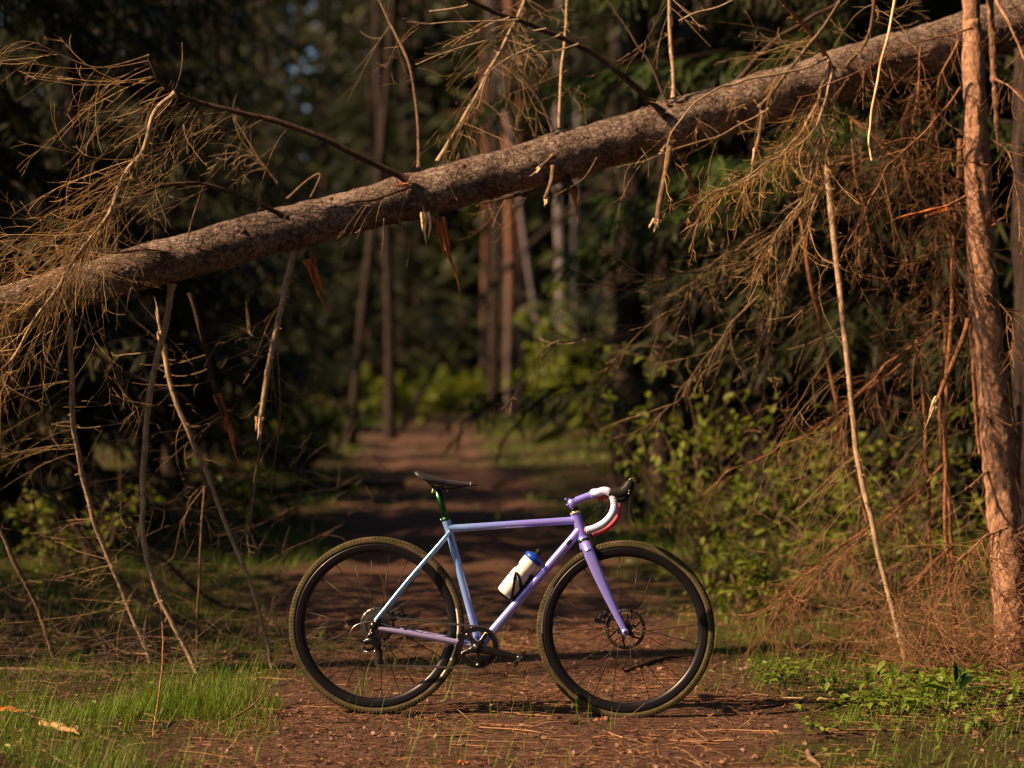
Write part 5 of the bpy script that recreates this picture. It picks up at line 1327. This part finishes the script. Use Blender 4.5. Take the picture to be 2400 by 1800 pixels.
def bottle():
    o = empty('water_bottle', (0, 0, 0), False)
    prof = [(.0001, 0), (.026, .0), (.0315, .003), (.0335, .010), (.0345, .03), (.0348, .085), (.0345, .100), (.0325, .108), (.0295, .114), (.0285, .120), (.0295, .127), (.0325, .134), (.0338, .142), (.0338, .166), (.0325, .170), (.0001, .170)]
    def lz(pr, name, mat, par=o, n=40):
        mb = MB(); pr = np.array(pr); th = np.arange(n)/n*2*np.pi; m = len(pr)
        V = np.stack([np.outer(np.cos(th), pr[:, 0]), np.outer(np.sin(th), pr[:, 0]), np.broadcast_to(pr[:, 1], (n, m))], -1).reshape(-1, 3)
        F = [[i*m + j, ((i + 1) % n)*m + j, ((i + 1) % n)*m + j + 1, i*m + j + 1] for i in range(n) for j in range(m - 1)]
        mb.add(V, F); ob = mb.build(name, MAT[mat]); ob.parent = par; return ob
    lz(prof, 'bottle_body', 'bottle_white')
    cap = lz([(.0335, .1705), (.0355, .1706), (.0358, .186), (.0335, .189), (.024, .193), (.018, .198), (.013, .199), (.0001, .199)], 'bottle_cap', 'bottle_blue')
    mb = MB(); th = np.arange(30)/30*2*np.pi; place(mb, np.array([[sx*.0012, sy*.0014, sz*.006] for sx in (-1, 1) for sy in (-1, 1) for sz in (-1, 1)]), BOXF, np.stack([.0357*np.cos(th), .0357*np.sin(th), 0*th + .1785], -1), np.stack([np.stack([np.cos(th), np.sin(th), 0*th], -1), np.stack([-np.sin(th), np.cos(th), 0*th], -1), np.tile([[0, 0, 1.]], (30, 1))], -1))
    kb = mb.build('cap_ridges', MAT['bottle_blue'], None, False); kb.parent = cap; kb['kind'] = 'stuff'
    lz([(.0125, .1992), (.0105, .206), (.0095, .207), (.0095, .212), (.012, .213), (.0122, .219), (.009, .222), (.0001, .222)], 'nozzle', 'black_plastic', n=24)
    # printed emblem and level marks, facing the viewer; local -Y looks at the camera
    def patch(a, z, wa, wz, name, mat, shape=None):
        r = .0350; pts = shape or [(-1, -1), (1, -1), (1, 1), (-1, 1)]
        V = [(r*math.sin(R_(a + u*wa)), -r*math.cos(R_(a + u*wa)), z + v*wz) for u, v in pts]; cen = (r*1.006*math.sin(R_(a)), -r*1.006*math.cos(R_(a)), z); k = len(V)
        mb = MB(); mb.add(np.array(V + [cen]), [[i, (i + 1) % k, k] for i in range(k)]); ob = mb.build(name, MAT[mat], None, False); ob.parent = o; return ob
    star = [((1 if i % 2 == 0 else .62)*math.cos(2*math.pi*i/14), (1 if i % 2 == 0 else .62)*math.sin(2*math.pi*i/14)) for i in range(14)]
    patch(-10, .078, 16, .0115, 'emblem', 'print_blue', star); patch(-24, .098, 4, .0035, 'emblem', 'print_blue', star)
    for k in range(9): patch(38, .030 + k*.006, 3 if k % 2 else 5, .0006, 'level_mark', 'print_brown')
    patch(40, .021, 5, .0045, 'level_mark', 'print_brown')
    Mx = Matrix([[BP[0]*-1, 0, BD[0], B0[0]], [0, 1, 0, 0], [BP[2]*-1, 0, BD[2], B0[2]], [0, 0, 0, 1]]) @ Matrix.Diagonal((1.06, 1.06, 1.02, 1))
    bm = Matrix.LocRotScale(bike.location, bike.rotation_euler, None)
    o.matrix_world = bm @ Mx
    tag(o, 'white water bottle with blue cap held in the bicycle frame', 'bottle')
bottle()

# ---------------------------------------------------------------- ground cover
def surf(x, y, dz=0.0): return np.stack([x, y, hgt(x, y) + dz], -1)
def blades(mb, x, y, h, wd, rng, lean=.35, seg=4):
    n = len(x); a = rng.uniform(0, 2*np.pi, n); D = np.stack([np.cos(a)*lean*rng.uniform(.1, 1.2, n), np.sin(a)*lean*rng.uniform(.1, 1.2, n), np.ones(n)], -1)
    P = grow(surf(x, y, -.004), D, h, seg, .05, (0, 0, 0), rng)
    bend = rng.uniform(.0, .5, n)[:, None]*np.linspace(0, 1, seg + 1)[None]**2
    P[:, :, 0] += bend*h[:, None]*np.cos(a)[:, None]; P[:, :, 1] += bend*h[:, None]*np.sin(a)[:, None]; P[:, :, 2] -= .35*bend*h[:, None]
    sd = np.stack([-np.sin(a), np.cos(a), 0*a], -1); pr = np.linspace(1, .12, seg + 1)
    Lh = P - sd[:, None]*(wd[:, None]*pr[None])[..., None]; Rh = P + sd[:, None]*(wd[:, None]*pr[None])[..., None]
    V = np.stack([Lh, Rh], 2).reshape(-1, 3); m = seg + 1
    b = (np.arange(n)*m*2)[:, None]; k = (np.arange(seg)*2)[None]
    mb.add(V, np.stack([b + k, b + k + 1, b + k + 3, b + k + 2], -1).reshape(-1, 4))

def scatter(rng, n, x0, x1, y0, y1, dens):
    """n points in a rectangle, kept with probability dens(x, y)"""
    x = rng.uniform(x0, x1, n); y = rng.uniform(y0, y1, n); k = rng.uniform(size=n) < dens(x, y); return x[k], y[k]
def clump(x, y, sc, seed, lo=.0, hi=.5):
    return sstep(lo, hi, vnoise(np.stack([x, y, x*0], -1), sc, seed))

def make_grass():
    rng = np.random.default_rng(71); mb = MB()
    side = lambda x, y: (1 - pathness(x, y))
    x, y = scatter(rng, 34000, -2.4, 2.4, -1.15, 1.6, lambda x, y: side(x, y)*(.05 + .75*clump(x, y, 2.3, 81, -.05, .55))*np.where(x < 0, 1., .6))
    blades(mb, x, y, rng.uniform(.02, .10, len(x))*rng.uniform(.5, 1.2, len(x)), rng.uniform(.0008, .0020, len(x)), rng, .55)
    x, y = scatter(rng, 30000, -2.4, 2.4, -1.15, 2.2, lambda x, y: np.clip(side(x, y) + .15, 0, 1)*clump(x, y, 3.4, 85, .22, .55)*np.where(x < 0, 1., .5))
    blades(mb, x, y, rng.uniform(.04, .17, len(x)), rng.uniform(.0009, .0021, len(x)), rng, .5)
    x, y = scatter(rng, 1800, -1., 1., -1.15, 2.5, lambda x, y: .5*clump(x, y, 3.3, 82, .25, .6))
    blades(mb, x, y, rng.uniform(.015, .05, len(x)), rng.uniform(.0008, .0015, len(x)), rng, .6)
    # brighter sward behind the rear wheel and along both edges of the track
    x, y = scatter(rng, 26000, -4.5, 4.5, 1.8, 9., lambda x, y: side(x, y)*(.15 + .85*clump(x, y, .9, 83, -.2, .4))*np.where(x < 0, 1, .7))
    blades(mb, x, y, rng.uniform(.05, .16, len(x)), rng.uniform(.0014, .003, len(x)), rng)
    x, y = scatter(rng, 30000, -9, 7, 9., 50., lambda x, y: (.25 + .75*side(x, y))*clump(x, y, .45, 84, -.1, .5))
    blades(mb, x, y, rng.uniform(.06, .18, len(x)), rng.uniform(.006, .013, len(x)), rng)
    o = mb.build('grass', MAT['grass'], None, False); tag(o, 'short green grass growing along both edges of the dirt track', 'grass', kind='stuff')
    def tuft(name, cx, cy, n, rx, ry, h, lab, sd):
        r2 = np.random.default_rng(sd); rr = np.sqrt(r2.uniform(0, 1, n)); a = r2.uniform(0, 6.28, n); x = cx + rx*rr*np.cos(a); y = cy + ry*rr*np.sin(a)
        t = empty(name, (cx, cy, float(hgt(cx, cy)))); m2 = MB(); hh = r2.uniform(h*.3, h, n)*(1.15 - .8*rr**1.5)*(1 + .35*vnoise(np.stack([x, y, x*0], -1), 9, sd))
        blades(m2, x, y, hh, r2.uniform(.0010, .0022, n), r2, .35, 5); ob = m2.build('blades', MAT['grass'], t, False); ob['kind'] = 'stuff'
        tag(t, lab, 'grass tuft', 'grass tufts beside the track')
    tuft('grass_tuft', -1.26, .12, 1100, .34, .30, .26, 'largest bright grass tuft, left of the rear wheel in front of the hanging branches', 1)
    tuft('grass_tuft', -1.02, -.35, 240, .20, .2, .13, 'small grass tuft at the edge of the dirt below the rear wheel', 2)
    tuft('grass_tuft', -1.58, -.05, 240, .14, .12, .17, 'thin grass tuft left of the largest one, below the leaning red stalk', 3)
    tuft('grass_tuft', 1.30, -.25, 150, .06, .05, .10, 'tiny yellow-green tuft at the right edge of the dirt', 4)
    tuft('grass_tuft', 1.62, .0, 160, .10, .07, .12, 'yellow-green tuft among the small leaf plants on the right', 5)
make_grass()

def make_litter():
    rng = np.random.default_rng(72)
    # dead leaves
    x, y = scatter(rng, 15000, -2.5, 2.5, -1.15, 3.5, lambda x, y: .16 + .4*clump(x, y, 1.6, 91, 0, .6)); n = len(x)
    P = surf(x, y, .004); a = rng.uniform(0, 6.28, n); X = np.stack([np.cos(a), np.sin(a), rng.normal(0, .22, n)], -1)
    up = norm(np.array([0, 0, 1.]) + rng.normal(0, .4, (n, 3))); M = basis(X, up)*rng.uniform(.008, .030, n)[:, None, None]
    LV = np.array(LEAF_V)*np.array([1, 1.25, 1]); LV[:, 2] = [0, .10, .12, .28, .22, .05, .16, .26]
    mb = MB(); place(mb, LV, LEAF_FT, P, M)
    o = mb.build('leaf_litter', MAT['dead_leaf'], None, False); tag(o, 'brown dead leaves scattered over the forest floor', 'leaves', kind='stuff')
    # needles, straw and bark crumbs
    mb = MB(); x, y = scatter(rng, 48000, -2.5, 2.5, -1.15, 3.0, lambda x, y: (.16 + .6*clump(x, y, 2.0, 92, -.1, .5))*(.35 + .65*pathness(x, y))); n = len(x)
    a = rng.uniform(0, 6.28, n); D = np.stack([np.cos(a), np.sin(a)*.8, rng.normal(0, .12, n)], -1)
    P = grow(surf(x, y, .003), D, rng.uniform(.012, .06, n), 2, .12, (0, 0, 0), rng); P[:, :, 2] = np.maximum(P[:, :, 2], hgt(P[:, :, 0], P[:, :, 1]) + .0015)
    tubes(mb, P, rng.uniform(.0006, .0016, n)[:, None]*np.ones(3)[None], 3)
    o = mb.build('needle_litter', MAT['needle_litter'], None, False); tag(o, 'reddish brown conifer needles and bark crumbs lying on the dirt', 'litter', kind='stuff')
    mb = MB(); x, y = scatter(rng, 4200, -2.5, 2.5, -1.15, 2.2, lambda x, y: .06 + .7*clump(x, y, 2.4, 93, .2, .6)); n = len(x)
    a = rng.uniform(0, 6.28, n); D = np.stack([np.cos(a), np.sin(a), rng.uniform(0, .5, n)], -1)
    P = grow(surf(x, y, .002), D, rng.uniform(.04, .13, n), 4, .15, (0, 0, -.08), rng); P[:, :, 2] = np.maximum(P[:, :, 2], hgt(P[:, :, 0], P[:, :, 1]) + .002)
    tubes(mb, P, rng.uniform(.0007, .0013, n)[:, None]*np.ones(5)[None], 3)
    o = mb.build('dry_straw', MAT['straw'], None, False); tag(o, 'pale dry straw and grass stalks lying on the ground', 'straw', kind='stuff')
    mb = MB(); x, y = scatter(rng, 560, -2.4, 2.4, -1.1, 5.0, lambda x, y: .3 + .5*clump(x, y, 1.2, 94, 0, .5)); n = len(x)
    a = rng.normal(0, .5, n) + np.pi*rng.integers(0, 2, n); D = np.stack([np.cos(a), np.sin(a), 0*a], -1)
    P = grow(surf(x, y, .004), D, rng.uniform(.06, .32, n), 6, .10, (0, 0, 0), rng); P[:, :, 2] = hgt(P[:, :, 0], P[:, :, 1]) + .004
    tubes(mb, P, rng.uniform(.0015, .0042, n)[:, None]*np.linspace(1, .6, 7)[None], 5)
    o = mb.build('twig_litter', MAT['twig_red'], None); tag(o, 'small dead twigs strewn across the dirt track', 'twigs', kind='stuff')
make_litter()

# low leafy plants at the right edge of the track
def seedling(name, x, y, h, nl, size, lab, sd, mat='leaf_plant', group='young leafy plants at the right edge', up=.35, cat='plant', narrow=1.0):
    rng = np.random.default_rng(sd); root = empty(name, (x, y, float(hgt(x, y))), False)
    st = grow(np.zeros((1, 3)), np.array([[rng.normal(0, .15), rng.normal(0, .15), 1.]]), np.array([h]), 5, .06, (0, 0, 0), rng)
    mb = MB(); tubes(mb, st, np.full((1, 6), .0018), 5)
    tt = np.linspace(.35, 1, nl); p, T = along(st, np.zeros(nl, int), tt); a = np.arange(nl)*2.4 + rng.uniform(0, 6)
    D = np.stack([np.cos(a), np.sin(a), up + rng.normal(0, .15, nl)], -1); pe = grow(p, D, size*rng.uniform(.3, .6, nl), 3, .08, (0, 0, -.05), rng); tubes(mb, pe, np.full((nl, 4), .0009), 4)
    mb.build('stem', MAT['leaf_plant'], root)
    for k in range(nl):
        M = basis(norm((pe[k, -1] - pe[k, -2])[None] + np.array([[0, 0, -.012]])), norm(np.array([[-up*.8*math.cos(a[k]), -up*.8*math.sin(a[k]), 1.]]) + rng.normal(0, .2, (1, 3))))[0]*size*rng.uniform(.7, 1.2)
        lf = MB(); lf.add((np.array(LEAF_V)*np.array([1, narrow, 1])) @ M.T + pe[k, -1], LEAF_FT); lf.build('leaf', MAT[mat], root)
    tag(root, lab, cat, group)
SEED = [(1.63, .62, .11, 6, .062, 'bright leaf plant nearest the foot of the long leaning pole'), (1.50, .30, .10, 6, .066, 'upright bright leaf plant left of the leaning pole'),
        (1.36, .55, .07, 5, .05, 'small leaf plant farthest left of the patch beside the front wheel'), (1.78, .36, .08, 6, .055, 'leaf plant in the middle of the patch, over the dry stalks'),
        (1.90, .52, .09, 6, .055, 'leaf plant on the right of the patch under the brush'), (1.58, -.02, .06, 5, .05, 'low leaf plant in front of the patch near the dirt'),
        (2.02, .10, .09, 6, .055, 'leaf plant beside the tall broad-leaved one'), (2.05, -.62, .08, 6, .06, 'shaded leaf plant in the bottom right corner'),
        (1.72, -.45, .07, 6, .055, 'shaded leaf plant near the bottom, left of the corner'), (2.2, -.2, .10, 6, .06, 'leaf plant at the right edge above the corner')]
for i, (x, y, h, nl, sz, lab) in enumerate(SEED): seedling('leafy_plant', x, y, h, nl, sz, lab, 900 + i)
seedling('broad_leaf_plant', gx(2065, -.05), -.05, .05, 5, .15, 'dark green plant with tall narrow upright leaves at the lower right', 950, 'leaf_dark', None, 2.6, narrow=.5)
def cover():
    rng = np.random.default_rng(73)
    mb = MB(); x, y = scatter(rng, 6500, -2.5, 2.5, -1.15, 2.5, lambda x, y: (1 - pathness(x, y))*(.08 + .6*clump(x, y, 2.6, 95, .0, .5))*np.where(x > 0, 1, .8)); n = len(x)
    P = surf(x, y) + np.stack([0*x, 0*x, rng.uniform(.008, .06, n)], -1); a = rng.uniform(0, 6.28, n)
    M = basis(np.stack([np.cos(a), np.sin(a), rng.uniform(-.2, .6, n)], -1), norm(np.array([0, 0, 1.]) + rng.normal(0, .35, (n, 3))))*rng.uniform(.012, .035, n)[:, None, None]
    place(mb, LEAF_V, LEAF_FT, P, M)
    x, y = scatter(rng, 3600, 1.05, 2.4, -.6, .95, lambda x, y: (1 - pathness(x, y))*(.1 + .9*clump(x, y, 2.8, 97, -.2, .4))); n = len(x)
    P = surf(x, y) + np.stack([0*x, 0*x, rng.uniform(.02, .085, n)], -1); a = rng.uniform(0, 6.28, n)
    M = basis(np.stack([np.cos(a), np.sin(a), rng.uniform(-.3, .5, n)], -1), norm(np.array([0, 0, 1.]) + rng.normal(0, .3, (n, 3))))*rng.uniform(.018, .052, n)[:, None, None]
    place(mb, LEAF_V, LEAF_FT, P, M)
    x, y = scatter(rng, 9000, -5, 6, 2.2, 12, lambda x, y: (1 - pathness(x, y))*(.05 + .6*clump(x, y, 1.1, 96, .0, .5))*np.where(x > 0, 1, .4)); n = len(x)
    P = surf(x, y) + np.stack([0*x, 0*x, rng.uniform(.02, .2, n)], -1); a = rng.uniform(0, 6.28, n)
    M = basis(np.stack([np.cos(a), np.sin(a), rng.uniform(-.2, .6, n)], -1), norm(np.array([0, 0, 1.]) + rng.normal(0, .35, (n, 3))))*rng.uniform(.03, .06, n)[:, None, None]
    place(mb, LEAF_V, LEAF_FT, P, M)
    o = mb.build('ground_cover', MAT['leaf_plant'], None, False); tag(o, 'small green leaves covering the ground beside the track', 'ground cover', kind='stuff')
cover()

# sticks, chips and cones one can pick out
def stick(pts, r, mat, lab, name='stick', Y=None, lift=.0, group='loose sticks on the ground'):
    P = np.array([[gx(px, y_), y_, 0] for px, y_ in pts]); P[:, 2] = hgt(P[:, 0], P[:, 1]) + r*.7
    if np.isscalar(lift): P[:, 2] += 0
    else: P[:, 2] += np.array(lift)
    n = 26; q = wobble(cr(P, n), .006, int(abs(pts[0][0]))); rr = r*np.interp(np.linspace(0, 1, n), [0, .05, .6, 1], [.6, 1, .9, .35])*(1 + .08*vnoise(q, 50, 4))
    mb = MB(); tubes(mb, q, rr, 9); o = mb.build(name, MAT[mat]); return tag(o, lab, 'stick', group)
def row(py): return 1.31*FPX/(py*1.085 - 900) + CAMY        # depth of flat ground seen at a picture row
stick([(1350, row(1455)), (1400, row(1438)), (1450, row(1425)), (1500, row(1418))], .012, 'bark_dark', 'dark curved stick lying behind the front wheel')
stick([(840, row(1432)), (900, row(1424)), (960, row(1428))], .009, 'bark_red', 'reddish stick lying behind the rear wheel under the chain')
stick([(830, row(1478)), (890, row(1484)), (945, row(1490))], .007, 'bark_dark', 'dark straight stick seen through the bottom of the rear wheel')
stick([(850, row(1500)), (920, row(1504)), (985, row(1502))], .006, 'bark_red', 'lowest stick seen through the rear wheel')
stick([(570, row(1395)), (600, row(1390)), (640, row(1395)), (760, row(1340)), (800, row(1325))], .008, 'bark_red', 'long reddish stick reaching behind the rear hub from the brush')
stick([(1060, row(1568)), (1120, row(1570))], .006, 'bark_red', 'short stick between the wheels below the pedal')
stick([(1000, row(1468)), (1100, row(1472))], .006, 'bark_dark', 'dark stick lying below the chainring')
stick([(640, row(1565)), (720, row(1562)), (800, row(1560))], .004, 'bark_dark', 'thin dark twig below the rear tyre')
stick([(0, 1.15), (90, 1.1), (260, 1.05), (480, 1.1)], .010, 'bark_branch', 'long level stick crossing the brush at the left edge')
stick([(1690, .35), (1800, .30), (1900, .32)], .004, 'bark_pale', 'thin pale stalk lying across the small leaf plants')
stick([(1745, row(1628)), (1752, row(1645)), (1772, row(1662))], .011, 'bark_branch', 'bent stick in the dirt at the bottom edge right of the bicycle')
stick([(470, row(1575)), (540, row(1560)), (575, row(1545))], .004, 'bark_red', 'thin reddish curved twig below the largest grass tuft', lift=[.01, .05, .10])
stick([(330, row(1590)), (345, row(1540)), (352, row(1480)), (348, row(1430))], .004, 'bark_red', 'upright curved red stalk in front of the hanging branches', lift=[0, .10, .20, .28])
stick([(60, row(1605)), (150, row(1640)), (260, row(1665)), (400, row(1652))], .006, 'bark_branch', 'grey curved stick along the bottom left edge')
stick([(180, row(1580)), (270, row(1612)), (300, row(1640))], .006, 'bark_dark', 'dark stick crossing the splintered branch piece')
def chip(px, py, ln, wd, a, mat, lab, name='wood_chip', hh=.004):
    y = row(py); x = gx(px, y); c, s_ = math.cos(a), math.sin(a); z = float(hgt(x, y)); rng = np.random.default_rng(int(px))
    n, k = 9, 8; t = np.linspace(-1, 1, n); mb = MB()
    P = np.stack([x + t*ln/2*c, y + t*ln/2*s_, z + hh*.6 + .004*rng.normal(size=n)], -1); P = cr(P, 24)
    tubes(mb, P, np.interp(np.linspace(0, 1, 24), [0, .08, .5, .85, 1], [.15, .8, 1, .7, .1])*wd*(1 + .12*rng.normal(size=24)), k, ell=.55)
    tag(mb.build(name, MAT[mat]), lab, 'wood piece', 'splintered wood on the ground')
chip(128, 1578, .34, .022, -.9, 'bark_wood', 'large split branch piece with bare pale wood at the bottom left', 'split_branch')
chip(18, 1548, .20, .024, -.5, 'splinter', 'orange broken wood piece at the left edge of the ground', 'split_branch')
chip(1000, 1650, .05, .010, .2, 'splinter', 'orange wood chip at the bottom edge below the pedal')
chip(1300, 1557, .07, .009, .0, 'bark_red', 'flat brown bark chip under the front tyre')
chip(1690, 1332, .09, .012, .6, 'splinter', 'orange bark piece on the ground right of the front wheel')
chip(1770, 1330, .10, .012, -.7, 'bark_red', 'brown bark slab beside the orange bark piece')
def cone(px, py, r, lab):
    y = row(py); x = gx(px, y); root = empty('spruce_cone', (x, y, float(hgt(x, y)) + r*.7), False); rng = np.random.default_rng(int(px))
    n = 70; t = (np.arange(n) + .5)/n; a = np.arange(n)*2.4; ax = (t - .5)*2*r*1.9; rr = r*np.sin(np.pi*np.clip(t*.92 + .06, 0, 1))**.7
    P = np.stack([ax, rr*.75*np.cos(a), rr*.75*np.sin(a)], -1); X = norm(np.stack([.7 + 0*a, np.cos(a), np.sin(a)], -1)); M = basis(X, np.stack([0*a - 1, .3*np.cos(a), .3*np.sin(a)], -1))*r*.75
    mb = MB(); place(mb, np.array(LEAF_V)*np.array([1, 1.6, 1]), LEAF_FT, P, M); mb.build('scales', MAT['bark_dark'], root, False)
    mb = MB(); rod(mb, (-r*1.7, 0, 0), (r*1.7, 0, 0), r*.6, r*.35, 10); mb.build('core', MAT['bark_dark'], root)
    tag(root, lab, 'cone', 'fallen cones')
cone(884, 1550, .016, 'dark fallen cone in the dirt right of the rear tyre contact')
cone(1240, 1565, .013, 'dark fallen cone in the dirt left of the front tyre contact')
# rock-like debris lying on the far track edges
for i, (pts, r, lab) in enumerate([([(620, 14.5), (760, 15), (875, 15.5)], .07, 'dark mossy log lying left of the track behind the saddle'), ([(1065, 16), (1120, 16.5)], .05, 'short dark log on the track right of the saddle'),
                                   ([(735, 30), (800, 31), (840, 31)], .07, 'pale fallen stem at the left edge of the far track')]):
    stick(pts, r, 'bark_birch' if 'pale' in lab else 'bark_dark', lab, 'fallen_log', group='fallen stems along the track')

for o in bpy.data.objects:
    if '_w' in o: del o['_w']
